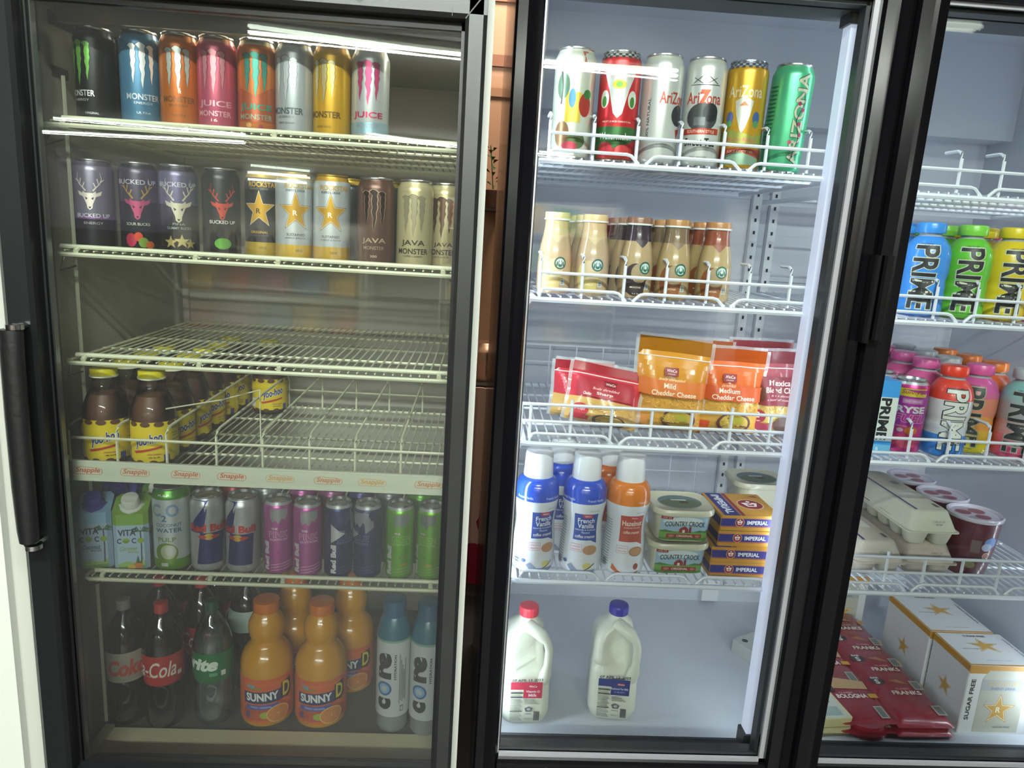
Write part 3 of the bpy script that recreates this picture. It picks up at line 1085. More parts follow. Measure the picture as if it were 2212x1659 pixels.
SH = 'on the left cooler second shelf'
bu = [T('BUCKED UP', 0, 122, 66, 8, 'c4c4cc', b=.02)]
can('mauve black can with white stag emblem, leftmost ' + SH, -.697, .13, 1.172, -14, '75707f', [('p', [(-103, 58), (103, 58), (103, 8), (-103, 8)], '26242a'), ('r', -103, 54, 103, 59, '8a5f9c')] + deer('e8dcd0', 88, .9) + [T('BUCKED UP', 4, 60, 54, 7, 'e8e8ec', b=.02), T('ENERGY', 4, 47, 30, 4.5, 'b8b0b8')], neck='5c5660')
can('black can with a pink stag head ' + SH, -.618, .13, 1.172, -8, '17171b', deer('b04468', 78, 1.0, 'b08a30') + bu + [T('SOUR BUCKS', 0, 50, 38, 5, 'c8ccc0', b=.02), ('c', -12, 22, 9, 12, 'b83048'), ('c', 0, 28, 7, 8, 'c8482c'), ('c', 8, 18, 8, 9, '7a9a38'), ('c', 18, 14, 7, 7, 'c8642c')], neck='2a282c', bands=[(88, 145, '3e3a46')])  # grey mauve band paints the room's reflection onto the can
can('black can with a cream stag head beside the pink stag can', -.549, .13, 1.172, -2, '17171b', deer('c8c0a4', 78, 1.05) + bu + [T('PINA', 0, 54, 20, 4, '90a098'), T('GUMMY BUCKS', 0, 47, 40, 4.5, '90a098', b=.02), ('s', -14, 22, 12, 'b0a060'), ('s', 4, 24, 13, 'c4b070'), ('s', 18, 20, 10, 'a89850')], neck='2a282c', bands=[(88, 145, '56526a')])  # mauve band is a painted reflection of the machine panels
can('black can with a red stag head ' + SH, -.477, .14, 1.172, 2, '17181a', deer('b8402c', 84, .9) + [T('BUCKED UP', 0, 62, 44, 6, 'd8d8d8', b=.02), ('c', 0, 24, 14, 10, '5c9c30')], neck='2a282c')


def star_art(bg, dark):
    return [('s', 0, 88, 33, '1c1a16' if dark else '8a6a2c', 1.15), ('s', 0, 88, 30.5, 'e8e0c8', 1.15), ('s', 0, 88, 28.5, 'c99a28', 1.15), T('R', -1, 86, 8, 9, 'f0ead8' if not dark else '3a3020', b=.03),
            T('ROCKSTAR', 8, 133, 54, 9, 'd8a830' if dark else 'c8a040', b=.04), T('ENERGY DRINK', 0, 125, 34, 4, '8a8470' if dark else '484c50', b=.02), T('SUSTAINED' if not dark else 'ORIGINAL', 0, 48, 32, 4.5, '40464a' if not dark else 'c8a040', b=.02),
            T('ENERGY & FOCUS', 0, 42, 36, 2.5, '585c60'), T('16 FL OZ', 6, 20, 12, 4, '6a5418')]


can('black can with a gold star ' + SH, -.409, .166, 1.172, -14, '26262a', star_art('26262a', True), neck='b8942c', bands=[(2.5, 30, 'b89a34')], lid='c8a848')
can('silver can with a gold star beside the black star can', -.343, .13, 1.172, 4, 'b4babc', star_art('b4babc', False), neck='c8a030', bands=[(2.5, 30, 'd0aa34')], lid='c8a848')
can('silver can with a gold star standing beside the brown can', -.275, .13, 1.172, -4, 'b4babc', star_art('b4babc', False), neck='b8902c', bands=[(2.5, 30, 'c8a038')], lid='c8a848')
can('gold topped can behind the silver star cans', -.26, .215, 1.172, 0, '3a3c40', None, neck='b8942c', n=24, lid='c8a848')
can('dark green can behind the silver star can and the brown can', -.190, .216, 1.172, 0, '2c4a34', None, neck='8a7430', n=24, lid='c8a848')
can('brown can with dark claw marks ' + SH, -.195, .13, 1.172, -6, '5c4034', claws('2a1812', 130, 'b89c80') + [T('JAVA', 0, 45, 44, 11, 'b8a088', b=.02), T('MONSTER', 0, 33, 38, 6, 'a89078'), T('300', 0, 18, 12, 4, 'c8b49a')], neck='5a3c30', R=34)
can('cream can with grey claw marks ' + SH, -.124, .13, 1.172, -4, 'b8ac84', claws('958c70', 126, '7c7458') + [T('JAVA', 0, 45, 44, 12, '3c3428', b=.03), T('MONSTER', 0, 31, 58, 10, '2c2824', b=.03), T('COFFEE + ENERGY', 0, 22, 36, 3, '5c5440')], neck='c0b68c')
can('cream can with brown claw marks at the right end ' + SH, -.070, .172, 1.172, -12, 'b8aa80', claws('5c3c22', 126, '3c2818') + [T('JAVA', 4, 44, 36, 9, '3c2c20', b=.02), T('MONSTER', 0, 31, 58, 10, '2c2824', b=.03), T('LOCA MOCA', 0, 22, 30, 3, '5c5440')], neck='c0b68c')

# ---- chocolate drink bottles in the divider lanes
YP = [(37, 0), (40.3, 3), (41.3, 8), (41.3, 88), (41, 96), (40, 106), (36, 120), (30, 136), (24.5, 150), (22, 160), (21.5, 172)]
CHOC = mat('chocolate_milk', '6a4636', .45)
YGL = clear('bottle_glass', (.86, .86, .82, 1), 1.3)


def ylab(full=True):
    a = []
    for u in range(-120, 121, 24):
        a.append(('c', u, 86, 9, 5, '5a3a20'))
        a.append(('c', u + 12, 12, 7, 4, '4a3018'))
    a += [('r', -60, 18, -40, 40, 'd8d4c8'), ('t', 'yoo-hoo', 4, 54, 54, 26, 'f0eed8', {'b': .12, 's': .4, 'r': 14}), ('t', 'yoo-hoo', 4, 54, 52, 24, '1e2c78', {'b': .05, 's': .4, 'r': 14}),
          ('p', [(-24, 33), (28, 44), (27, 40), (-20, 29)], 'b03020'), T('chocolate', 14, 28, 24, 3.5, 'a83860'), T('drink', 14, 22, 20, 3, '4a3018'), ('r', 30, 14, 40, 26, '2c3a8c'), ('r', -58, 60, -42, 76, 'e8c018'), ('r', 46, 18, 76, 82, 'd0c438'),
          T('Nutrition Facts', 61, 76, 28, 3, '2a2a20'), T('Chocolate Drink', 61, 66, 28, 3, '2a2a20'), ('r', 48, 60, 74, 61, '2a2a20'), ('r', 48, 52, 74, 53, '2a2a20'), ('r', 48, 44, 74, 45, '2a2a20')]
    return a


yoo = bottle('chocolate drink bottle with yellow cap and label, front of the leftmost lane', -.705, .140, .766, -14, YP, None, (24, 170, 23, 184), glossy('d8cc20'), art=ylab(), band=(12, 90, mat('yellow_label', 'd4bc1c', .45)),
             glassm=YGL, fill=(136, CHOC), flange=(25, 168, 171, glossy('e8e8d0')))
dup(yoo, 'chocolate drink bottle with yellow cap, front of the second lane', (-.616, .140, .766), va(-.616, .14) - radians(22))
wd = ('second', 'third', 'fourth', 'fifth', 'sixth')
for k in range(3):
    dup(yoo, 'chocolate drink bottle %s in the leftmost lane' % wd[k], (-.705, .140 + .088 * (k + 1), .766), .2 + k * .5)
for k in range(5):
    dup(yoo, 'chocolate drink bottle %s in the second lane' % wd[k], (-.616, .140 + .088 * (k + 1), .766), (.95, 1.25, .9, .2, .4)[k])
dup(yoo, 'lone chocolate drink bottle at the back of the third lane', (-.515, .56, .766), .35)

# ---- lowest shelf of the left cooler


def palm(u, v, h, c='2c5a30', tr='4a3850'):
    o = stroke([(u, v), (u + 1, v + h * .5), (u, v + h)], 2.2, tr)
    for a, l in ((10, 22), (35, 16), (80, 9), (145, 16), (170, 22), (-20, 18), (200, 18)):
        ca, sa = cos(radians(a)), sin(radians(a))
        o.append(('p', [(u, v + h - 2), (u + l * .5 * ca, v + h + l * .5 * sa + 3.5), (u + l * ca, v + h + l * sa * .4 - 1.5), (u + l * .5 * ca, v + h + l * .45 * sa - .5)], c))
    return o


def carton(label, x, y, z, off, top, capc, extra, group=None, art=True):
    t = thing('drink_carton', label, 'carton', (x, y, z), va(x, y) + radians(off), group)
    W_, D_, H_ = .064, .050, .116
    b = MB()
    def ring(w, d, zf, zb, ins=0):
        cx = .008
        P = [(-w / 2 + cx, -d / 2), (w / 2 - cx, -d / 2), (w / 2, -d / 2 + cx), (w / 2, d / 2 - cx), (w / 2 - cx, d / 2), (-w / 2 + cx, d / 2), (-w / 2, d / 2 - cx), (-w / 2, -d / 2 + cx)]
        return [(px, py, zf + (zb - zf) * (py + d / 2) / d) for px, py in P]
    bl = ink('a8c0d4')
    b.loft([ring(W_, D_, 0, 0), ring(W_, D_, .093, .093), ring(W_ * 1.0, D_, H_, .140)], [bl, ink(top)])
    if art:
        A = [('r', -24, 0, 24, 12, '6f9a4a'), ('p', [(-24, 12), (-8, 18), (10, 12), (24, 20), (24, 8), (-24, 6)], '9ab86a')] + palm(18, 12, 70) + [
            T('VITA', -6, 78, 32, 13, '2a2848', b=.045), T('C', -20, 61, 8, 11, '2a2848', b=.05), T('C', 6, 61, 8, 11, '2a2848', b=.05), ('c', -8, 61, 6.2, 5.5, '8aa838'), ('c', 18, 61, 6.2, 5.5, '8aa838'), ('p', [(-14, 61), (-2, 61), (-8, 56)], '6a8830'),
            T('Coconut', -4, 45, 32, 9, '34344c' if extra == 'b' else '9ab050', s=.3), T('WATER', 4, 37, 20, 4, '34344c' if extra == 'b' else '9ab050', b=.02)]
        if extra == 'g':
            A += [('c', 12, 9, 8, 8, 'c87838'), ('c', 0, 5, 7, 5, 'd8b040'), ('p', [(8, 14), (12, 30), (15, 15), (22, 28), (18, 13)], '3a6a34')]
        b.decal(A, front_map(-D_ / 2), su=0)
        b.decal([('r', -17, 2, 17, 90, 'b4c8d8')] + palm(0, 10, 60), lambda u, v, e: (W_ / 2 + e, u / 1000, v / 1000), su=0)
    b.build('carton_body', t, angle=15)
    c = MB()
    cm_ = glossy(capc)
    c.lathe([(21, 0), (20, 3), (16.5, 5), (16, 22), (14.5, 24)], cm_, n=24)
    c.decal([('p', [(-24, 4), (24, 4), (17, -12), (0, -24), (-17, -12)], capc)], top_map(.0015), su=0, mk=glossy)
    o = c.build('cap', t)
    o.location = (0, -.004, .125)
    o.rotation_euler = (radians(25), 0, 0)
    return t


SH = 'on the left cooler lowest wire shelf'
carton('pale blue coconut water carton with purple cap, leftmost ' + SH, -.733, .13, .552, -14, '8cb8d8', '44389c', 'b')
carton('coconut water carton with green top and white cap ' + SH, -.661, .13, .552, -14, '7da838', 'dfe2d8', 'g')
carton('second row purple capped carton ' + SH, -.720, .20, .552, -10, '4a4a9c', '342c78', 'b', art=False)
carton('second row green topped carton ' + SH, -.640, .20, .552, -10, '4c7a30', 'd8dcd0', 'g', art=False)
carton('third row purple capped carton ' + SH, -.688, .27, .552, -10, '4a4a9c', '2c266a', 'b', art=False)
ribs = [('r', -38, v, 45, v + .8, 'c8d0d4') for v in range(42, 112, 7)]
can('tall white coconut water can with green bands ' + SH, -.587, .135, .552, -12, 'ccd4d6', [T('C', -24, 128, 22, 26, '8cacc8', b=.05), T('O', 8, 128, 24, 26, '8cacc8', b=.05), T('2', -8, 112, 10, 13, '4484b4', b=.05), T('COCONUT', 0, 98, 50, 7, '5888a8', b=.03), T('WATER', 0, 87, 50, 9, '4878a0', b=.04),
    T('PULP', -4, 68, 34, 9, '7c9c50', b=.03)] + ribs[:0] + [('c', -6, 40, 22, 21, '7c9c3c'), ('c', -2, 42, 15, 15, 'c8d0b0'), ('c', 2, 45, 10, 11, 'd8dcd0'), ('r', -16, 12, -3, 19, 'd8dcd8'), T('PULP', -8, 158.5, 22, 4, 'd8e4c8', b=.03)],
    R=35, H=172, bands=[(0, 26, '6ca038'), (150, 172, '4c9030')], neck='4c9030')


def rbull(label, x, off):
    A = [('p', [(-40, 90), (-4, 90), (-9, 8), (-40, 8)], 'b0b2b4'), ('p', [(-34, 150), (10, 150), (0, 84), (-34, 84)], '262c74'), ('p', [(10, 150), (52, 150), (52, 84), (0, 84)], 'b4b6b8'), ('p', [(-6, 84), (42, 84), (38, 18), (-14, 18)], '2c2c6a'), ('p', [(-100, 8), (-34, 8), (-34, 148), (-100, 148)], 'a8aaac'),
         ('c', 10, 76, 9, 7, 'd8b040')] + [('p', [(10 + s * 4, 76), (10 + s * 12, 80), (10 + s * 22, 77), (10 + s * 18, 73), (10 + s * 8, 71)], 'c03a2c') for s in (-1, 1)] + [
        T('Red Bull', 8, 94, 76, 16, 'c8362c', b=.09), ('r', -12, 12, 34, 15, 'c8c8c8'), T('ENERGY DRINK', 10, 13.5, 36, 2.4, '50507a')]
    return can(label, x, .135, .552, off, 'aeb0b2', A, R=32.5, H=157)


rbull('left one of two large red lettered cans ' + SH, -.517, -16)
rbull('right one of two large red lettered cans ' + SH, -.448, -38)


def edition(label, x, y, c, c2, word, off, vert=True, big=True, tz=None):
    A = [('p', [(-12, 141), (22, 141), (22, 128), (16, 118), (10, 121), (4, 110), (-2, 118), (-8, 112), (-12, 122)], c2)]
    A += [('t', 'THE', -4, 100, 12, 4.5, 'f0dcec' if c != '262a60' else '8a8cbc', {'b': .05})]
    A += [('t', word, 4, 88, 38, 13, 'ecc4e0' if word == 'PINK' else ('7c7eb4' if word == 'BLUE' else 'a8d878'), {'b': .05}), ('t', word, 4, 88, 35.5, 11, c, {'b': .01}), T('EDITION', 4, 77, 34, 4.5, 'ecc4e0' if word == 'PINK' else ('7c7eb4' if word == 'BLUE' else 'a8d878'), b=.02)]
    A += [('t', 'Red Bull', -21, 42, 60, 11, 'ece8ec', {'b': .1, 'r': 90}), ('c', 2, 50, 1.2, 1.2, '6a2048')]
    for k in range(3):
        A.append(('p', [(-12, 24 - k * 6), (34, 30 - k * 6), (34, 28.4 - k * 6), (-12, 22.6 - k * 6)], 'd8b0d0' if word == 'PINK' else ('4a4c80' if word == 'BLUE' else 'a4c070')))
    if word == 'BLUE':
        A += [('p', [(-26, 116), (-8, 100), (2, 96), (-4, 92), (-26, 76)], 'c8ccd0'), ('p', [(12, 142), (30, 150), (32, 112), (16, 98)], '8a8e98')]
    if word == 'GREEN':
        A += [('c', 10, 34, 8, 3.5, 'a8a028')]
    return can(label, x, y, .552, off, c, A, R=28.3, H=156, kind='slim', neck='b4b6b8')


edition('slim pink can, left of the pair ' + SH, -.376, .128, 'b4589c', 'a8a4a8', 'PINK', -8)
edition('slim pink can, right of the pair ' + SH, -.317, .122, 'b4589c', 'a8a4a8', 'PINK', -4)
edition('slim dark blue can with white vertical lettering ' + SH, -.256, .124, '262a60', '3a3e78', 'BLUE', 22)
edition('slim dark blue can, right of the pair ' + SH, -.198, .124, '262a60', '9a9ca4', 'BLUE', -42)
edition('slim bright green can beside the blue cans ' + SH, -.134, .126, '6cac24', '8c9890', 'GREEN', -2)
edition('slim bright green can, rightmost ' + SH, -.072, .126, '6cac24', '7c8880', 'GREEN', -26)
for x, c, w in ((-.485, '8c3038', 'red'), (-.42, '9a9c9e', 'silver'), (-.345, 'a0508c', 'pink'), (-.285, '8a5078', 'mauve'), (-.225, '2a2e64', 'dark blue'), (-.165, '6a6c70', 'grey'), (-.10, '4c8c24', 'green'), (-.045, '3c7a24', 'deep green')):
    can('%s can in the second row %s' % (w, SH), x, .198, .552, 0, c, None, R=28.3, H=156, kind='slim', n=24)

# ---- floor of the left cooler
SH = 'on the left cooler floor'
CP = [(38, 0), (43, 6), (44.5, 20), (44, 60), (41.5, 90), (42, 110), (45, 122), (45, 175), (43, 190), (36, 214), (26, 236), (17, 250), (13.5, 258), (13.5, 268)]
CP = [(r * .94, v) for r, v in CP]
COLA = mat('cola', '120806', .06, coat=.6)
PET = clear('clear_plastic', (.93, .95, .94, 1), 2.2)
coke = bottle('cola bottle with pale grey label and grey cap, leftmost ' + SH, -.729, .208, .146, -6, CP, COLA, (14.5, 262, 14, 284), glossy('8a8780'), art=[T('Diet Coke', -34, 142, 150, 38, 'b84c44', b=.08, s=.2), ('r', 48, 115, 58, 125, 'd8d4cc'), ('r', -60, 109, 60, 110.2, 'd0ccc0')], band=(106, 177, mat('grey_bottle_label', 'a09a8c', .45)))
coke2 = bottle('cola bottle with red label and red cap ' + SH, -.646, .200, .146, -22, CP, COLA, (14.5, 262, 14, 284), glossy('a8302c'), art=[T('Coca-Cola', -24, 146, 130, 36, 'd8d0c4', b=.02, s=.3), ('r', 44, 124, 54, 134, 'd0c8c0'), T('ORIGINAL TASTE', -4, 130, 44, 3.5, 'c89088')], band=(106, 177, mat('red_bottle_label', 'a8302e', .4)))
WAT = clear('clear_drink', (.90, .94, .92, 1), 2.6, haze=.22)  # pale haze stands in for bright refraction through the drink
sp = bottle('clear lemon drink bottle with green label and green cap ' + SH, -.545, .215, .146, -26, CP, None, (14.5, 262, 14, 284), glossy('1f4a2c'), art=[T('Sprite', -26, 148, 108, 40, 'dce8d8', b=.09, s=.25), ('r', 34, 122, 44, 134, 'd0dccc'), ('r', 10, 124, 26, 132, '5c9c70')], band=(106, 177, mat('green_bottle_label', '146a34', .4)), glassm=PET, fill=(206, WAT))
for x, y, lab in ((-.700, .315, 'brown cola bottle in the second row, behind the grey label bottle'), (-.605, .315, 'brown cola bottle in the second row, behind the red label bottle'), (-.61, .410, 'brown cola bottle in the third row of the floor'), (-.71, .412, 'dark cola bottle standing near the left wall of the cooler')):
    dup(coke2, lab, (x, y, .146), 1.2)
bottle('clear soda bottle with pale label behind the green label bottle', -.512, .345, .146, 0, CP, COLA, (14.5, 262, 14, 284), glossy('3a3c3c'), band=(150, 200, mat('pale_green_label', 'a8bcb0', .4)))
SDP = [(48, 0), (55, 6), (57, 16), (57, 120), (56.5, 140), (53, 158), (46, 172), (38, 182), (34, 190), (34.5, 198), (38, 210), (39, 222), (37, 236), (31, 248), (26, 256), (25, 262)]
OJ = mat('orange_drink', 'cc8e04', .22, coat=.4)
SA = [('p', [(-46, 92), (46, 92), (46, 88), (-46, 88)], 'd4682c'), ('p', [(-46, 40), (-20, 52), (0, 44), (20, 56), (46, 40), (46, 20), (-46, 20)], 'b04a28'), ('p', [(-44, 74), (26, 78), (28, 55), (-44, 52)], '2a2c5c'), T('SUNNY', -10, 66, 58, 16, 'e4e8e4', b=.07, r=3), ('p', [(22, 58), (24, 88), (44, 92), (46, 62), (38, 54)], '1c1a20'),
      T('D', 34, 74, 15, 28, 'd8c030', b=.05), ('p', [(-40, 49), (18, 52), (18, 43), (-40, 40)], '4a54a0'), T('TANGY ORIGINAL', -12, 46, 38, 3.6, 'c0c8e8', b=.02), ('c', -4, 30, 10, 7, '9aa838'), ('c', 18, 30, 21, 17, 'd8b468'), ('c', 18, 30, 19, 15, 'c87c34'), ('c', 18, 30, 1.5, 1.5, 'e8c890'), ('r', -36, 84, -22, 89, '6a9cb0'), ('r', -30, 81, -10, 84, '7a8a3c'), ('r', -40, 24, -32, 36, '5a4474')]
for k in range(8):
    a_ = k * pi / 4
    SA += stroke([(18 + 3 * cos(a_), 30 + 2.4 * sin(a_)), (18 + 16 * cos(a_), 30 + 12.8 * sin(a_))], .5, 'd8a060')
SDL = mat('orange_bottle_label', 'd0602c', .4)
def scale_art(A, k, v0):
    o = []
    for a in A:
        if a[0] == 't':
            o.append(('t', a[1], a[2] * k, v0 + (a[3] - v0) * k, a[4] * k, a[5] * k) + tuple(a[6:]))
        elif a[0] == 'r':
            o.append(('r', a[1] * k, v0 + (a[2] - v0) * k, a[3] * k, v0 + (a[4] - v0) * k, a[5]))
        elif a[0] == 'c':
            o.append(('c', a[1] * k, v0 + (a[2] - v0) * k, a[3] * k, a[4] * k, a[5]))
        else:
            o.append(('p', [(x * k, v0 + (y - v0) * k) for x, y in a[1]], a[2]))
    return o


SA = scale_art(SA, 1.24, 10)
sd = bottle('big orange drink bottle, left one in the front row ' + SH, -.431, .226, .146, 0, SDP, OJ, (28, 260, 27, 284), glossy('c86a10'), art=SA, band=(16, 122, SDL))
dup(sd, 'big orange drink bottle, right one in the front row ' + SH, (-.311, .226, .146), va(-.311, .226))
dup(sd, 'big orange drink bottle behind and between the two front ones', (-.400, .35, .146), 1.0)
dup(sd, 'big orange drink bottle partly hidden in the second row beside the blue topped bottles', (-.268, .35, .146), .1)
KP = [(30, 0), (35, 5), (36.5, 14), (35, 32), (37, 40), (37, 222), (36, 236), (32, 254), (27, 268), (23, 276)]
KA = [('t', 'c', -12, 76, 28, 32, '16181a', {'b': .12, 'r': 90}), ('c', -12, 113, 17, 17, '2a5c94'), ('c', -12, 113, 12.5, 12.5, '7aa8cc'), ('c', -12, 113, 7, 7, 'b4bcc0'), ('t', 're', -12, 168, 62, 32, '16181a', {'b': .12, 'r': 90}), ('t', 'HYDRATION', 12, 166, 60, 5.5, '3a4048', {'r': 90, 'b': .04}),
      ('r', 24, 56, 32, 70, '40464c'), ('r', 25, 58, 31, 68, 'aab0b2')] + [('r', 21 + 3.4 * k, 76 + (k * 7) % 11, 23 + 3.4 * k, 196 - (k * 13) % 40, '7a8084') for k in range(5)]
KL = mat('silver_bottle_label', 'bcc2c4', .35)
kb = bottle('tall silver label water bottle, left of the pair ' + SH, -.147, .200, .146, -12, KP, mat('water_bottle_plastic', '7c8486', .2, coat=.4), (25, 274, 22, 312), glossy('1f5878'), art=KA, band=(44, 226, KL))
q = MB().lathe([(37.6, 226), (36.8, 238), (32.8, 255), (27.6, 270), (24, 277)], glossy('22667c'), n=36, cap0=False, cap1=False)
q.lathe([(37.9, 224), (37.7, 229)], ink('7aa48c'), n=36, cap0=False, cap1=False)
q.build('teal_shoulder', kb)
dup(kb, 'tall water bottle with silver label and blue top, rightmost ' + SH, (-.072, .190, .146), va(-.072, .19) - radians(6))

# ============================================================ black cooler, middle door
SH = 'on the middle door top shelf'
AZ = dict(R=36.5, H=186)


def tall(label, x, off, base, art, neck, y=.128, checks=None, **k):
    A = list(art)
    if checks:
        for r_ in range(3):
            for c_ in range(-8, 9):
                if (r_ + c_) % 2 == 0:
                    A.append(('r', c_ * 6, 172 + r_ * 4, c_ * 6 + 6, 176 + r_ * 4, checks))
    return can(label, x, y, 1.383, off, base, A, neck=neck, R=36.5, H=186, **k)


tall('white and yellow fruit picture can, leftmost ' + SH, .152, 0, 'cdd2c4', [('r', -14, 60, 14, 110, 'd8c050'), ('c', 22, 90, 12, 20, 'a83a34'), ('c', 26, 108, 8, 8, '3a7a3c'), ('c', -18, 40, 14, 22, '8a6a4a'), ('c', 10, 30, 16, 14, '5a7040'), ('c', -20, 120, 12, 22, '6a8a70')] +
     stroke([(-22, 90), (-20, 120), (-24, 144)], 3, '4a4a40') + [('c', -2, 20, 14, 8, 'a83048'), ('r', 12, 150, 24, 178, 'b0564c'), ('c', -2, 100, 6, 16, '4a7cb0')], 'c4c8b8')
WM = [('p', [(-30, 150), (30, 150), (18, 120), (8, 80), (0, 72), (-8, 80), (-18, 120)], 'd8dcd8')] + [('c', u, 104, 9, 15, 'e0e4dc') for u in (-26, 26)] + [('c', u, 100, 5, 9, '4c8c3c') for u in (-26, 26)] + [('c', 0, 128, 12, 8, 'd8c840'), ('c', 0, 128, 6, 5, '5c9c3c'),
      T('FRUIT JUICE COCKTAIL', 0, 66, 54, 3.5, 'f0d8d0', b=.02), ('p', [(-52, 58), (52, 58), (52, 4), (-52, 4)], '3a6a3a'), ('c', -18, 20, 14, 12, 'c83c44'), ('c', 14, 18, 13, 10, 'd04848'), T('Watermelon', 0, 42, 62, 12, 'e4ece0', b=.02), ('c', -12, 154, 9, 6, 'c85048'), ('c', 14, 154, 9, 6, 'c85048'), T('AriZona', 0, 142, 44, 9, 'f0d8c8', b=.02)]
tall('red watermelon juice can with chequered neck ' + SH, .233, 0, 'c42f34', WM, 'c8ccc8', checks='303438')
tall('plain white can with red lettering, third from the left ' + SH, .310, -10, 'c8ccc8', [('t', '100% NATURAL', -14, 76, 70, 5.5, '40444a', {'r': 90}), ('t', 'AriZona', 34, 112, 60, 20, 'b8483a', {'b': .03}), ('c', 44, 84, 16, 18, '3c3c40'), ('p', [(40, 60), (52, 62), (46, 44)], 'a83a34')], 'c4ccc0')
ST = [T('AriZona', 0, 116, 64, 20, 'b8483a', b=.03), T('Z', 2, 116, 18, 28, 'd05030', b=.04), ('c', 0, 84, 28, 24, '4c4e50'), ('c', 14, 92, 14, 16, '303236'), ('r', -14, 70, 6, 84, '6c7074'), ('p', [(-34, 64), (34, 66), (34, 56), (-34, 54)], 'b84434'), T('SOUTHERN STYLE', 0, 60, 50, 5, 'f0d8c8', b=.02), T('Sweet Tea', 0, 42, 56, 14, '26282a', b=.04), T('REAL BREWED', 0, 16, 30, 3, '606468')]
ST += stroke([(-26, 138), (26, 138)], 1, '4a4c50') + stroke([(-20, 150), (-4, 140)], 1, '4a4c50') + stroke([(-22, 140), (-6, 152)], 1, '4a4c50') + stroke([(20, 150), (4, 140)], 1, '4a4c50') + stroke([(22, 140), (6, 152)], 1, '4a4c50')
tall('white tea can with red lettering and dark picture ' + SH, .388, 0, 'ccd0cc', ST, 'c4c8c0')
MM = [T('AriZona', 0, 132, 62, 20, 'd8ccaa', b=.03), ('p', [(-16, 116), (0, 124), (16, 116), (12, 92), (4, 68), (0, 62), (-4, 68), (-12, 92)], 'c8ccc0'), ('p', [(-8, 108), (0, 116), (8, 108)], 'c86c48')] + [('c', u, 88, 7, 11, c) for u, c in ((-24, '5c6aa0'), (24, '486a9c'))] + [('c', u, 78, 5, 6, '5c9c6c') for u in (-24, 24)] + [
    ('p', [(-60, 60), (-20, 68), (20, 58), (60, 66), (60, 44), (-60, 44)], '9a9c4c'), T('Mucho Mango', 2, 50, 52, 9, 'c86c5c', b=.01), ('r', -60, 20, 60, 36, 'b84c40'), T('JUICE COCKTAIL', 2, 30, 48, 6, 'e8c8a8', b=.02), ('p', [(-40, 20), (0, 30), (40, 20), (40, 8), (-40, 8)], '88a890')]
tall('yellow mango juice can with chequered neck ' + SH, .463, 0, 'c09428', MM, 'b8bcc4', checks='50586c')
GT = [('t', 'ARIZONA', 12, 92, 158, 22, '3c5248', {'r': 90, 'b': .07}), ('t', 'ARIZONA', 12, 92, 154, 20, 'c8ccb0', {'r': 90, 'b': .045})] + stroke([(8, 20), (18, 60), (8, 90), (20, 120), (16, 138)], 1.4, '3a3c30') + [('c', u, v, 3.4, 3.4, 'b04468') for u, v in ((10, 118), (18, 108), (14, 84), (20, 66), (2, 52), (6, 40))] + [('r', -52, 40 + k * 7, -32, 41.5 + k * 7, '3a6a54') for k in range(16)]
tall('leaning mint green tea can with pale letters, rightmost ' + SH, .540, 14, '4fae80', GT, '4fae80', lean=.04)

# ---- coffee drink bottles
SH = 'on the middle door second shelf'
FP = [(28, 0), (31, 3), (32, 9), (32, 50), (31, 70), (28.5, 88), (25, 104), (23, 116), (22.3, 124), (22.3, 134)]


def sbux(capc, swirl, dark):
    A = [('c', -6, 34, 22, 30, swirl), ('c', 2, 46, 16, 18, 'c8b490' if not dark else '9c8a68'), ('c', 12, 56, 11.5, 11.5, '1f5a48'), ('c', 12, 56, 8.6, 8.6, 'bcd0d0'), ('p', [(8, 51), (9, 60), (12, 64), (15, 60), (16, 51), (13.5, 49), (10.5, 49)], '2c6858'), ('s', 12, 61, 3.4, 'd8e4e0'),
         ('p', [(4, 52), (6, 60), (8, 57), (7, 50)], '2c6858'), ('p', [(20, 52), (18, 60), (16, 57), (17, 50)], '2c6858'), ('c', 12, 56.5, 2.4, 3.0, 'd8e4e0'),
         T('frappuccino', -2, 36, 34, 5.5, '4a3c30' if not dark else 'd8c8b0', s=.3), ('r', -22, 10, 12, 26, swirl), T('VANILLA' if not dark else 'MOCHA', -4, 20, 20, 3, 'e8dcc0'), T('9.5 FL OZ', 2, 8, 22, 2.6, 'e0d4bc'), ('r', 14, 16, 22, 27, 'c8ccc8'), ('r', 15.2, 17.5, 20.8, 25.5, '8a9494')]
    N_ = [('c', 4, 118, 5, 3, '6a5a40'), ('p', [(-24, 112), (-10, 104), (4, 98), (20, 106), (36, 112), (36, 96), (-24, 96)], 'cdb894')]
    return A, N_


def frap(label, x, y, capc, body, swirl, neck, off=-2, dark=False):
    A, N_ = sbux(capc, swirl, dark)
    t = thing('coffee_bottle', label, 'bottle', (x, y, 1.142), va(x, y) + radians(off))
    b = MB()
    bm_ = mat('coffee_' + body, body, .18, coat=.5)
    nm = mat('coffee_' + neck, neck, .18, coat=.5)
    b.lathe(FP, [bm_] * 6 + [nm] * 3, n=36)
    b.decal([('p', [(-14, 106), (4, 92), (22, 106)], neck)], cyl_map(FP), su=4, sv=6)
    b.decal(A, cyl_map(FP), su=4, sv=6, lift=.3)
    b.build('bottle_body', t)
    c = MB().lathe([(23.5, 136), (23.5, 145), (22.5, 147)], glossy(capc), n=30)
    co = c.build('cap', t)
    MB().lathe([(24.5, 133), (24.6, 136)], glossy('dfe4e4'), n=30).build('cap_ring', co)
    return t


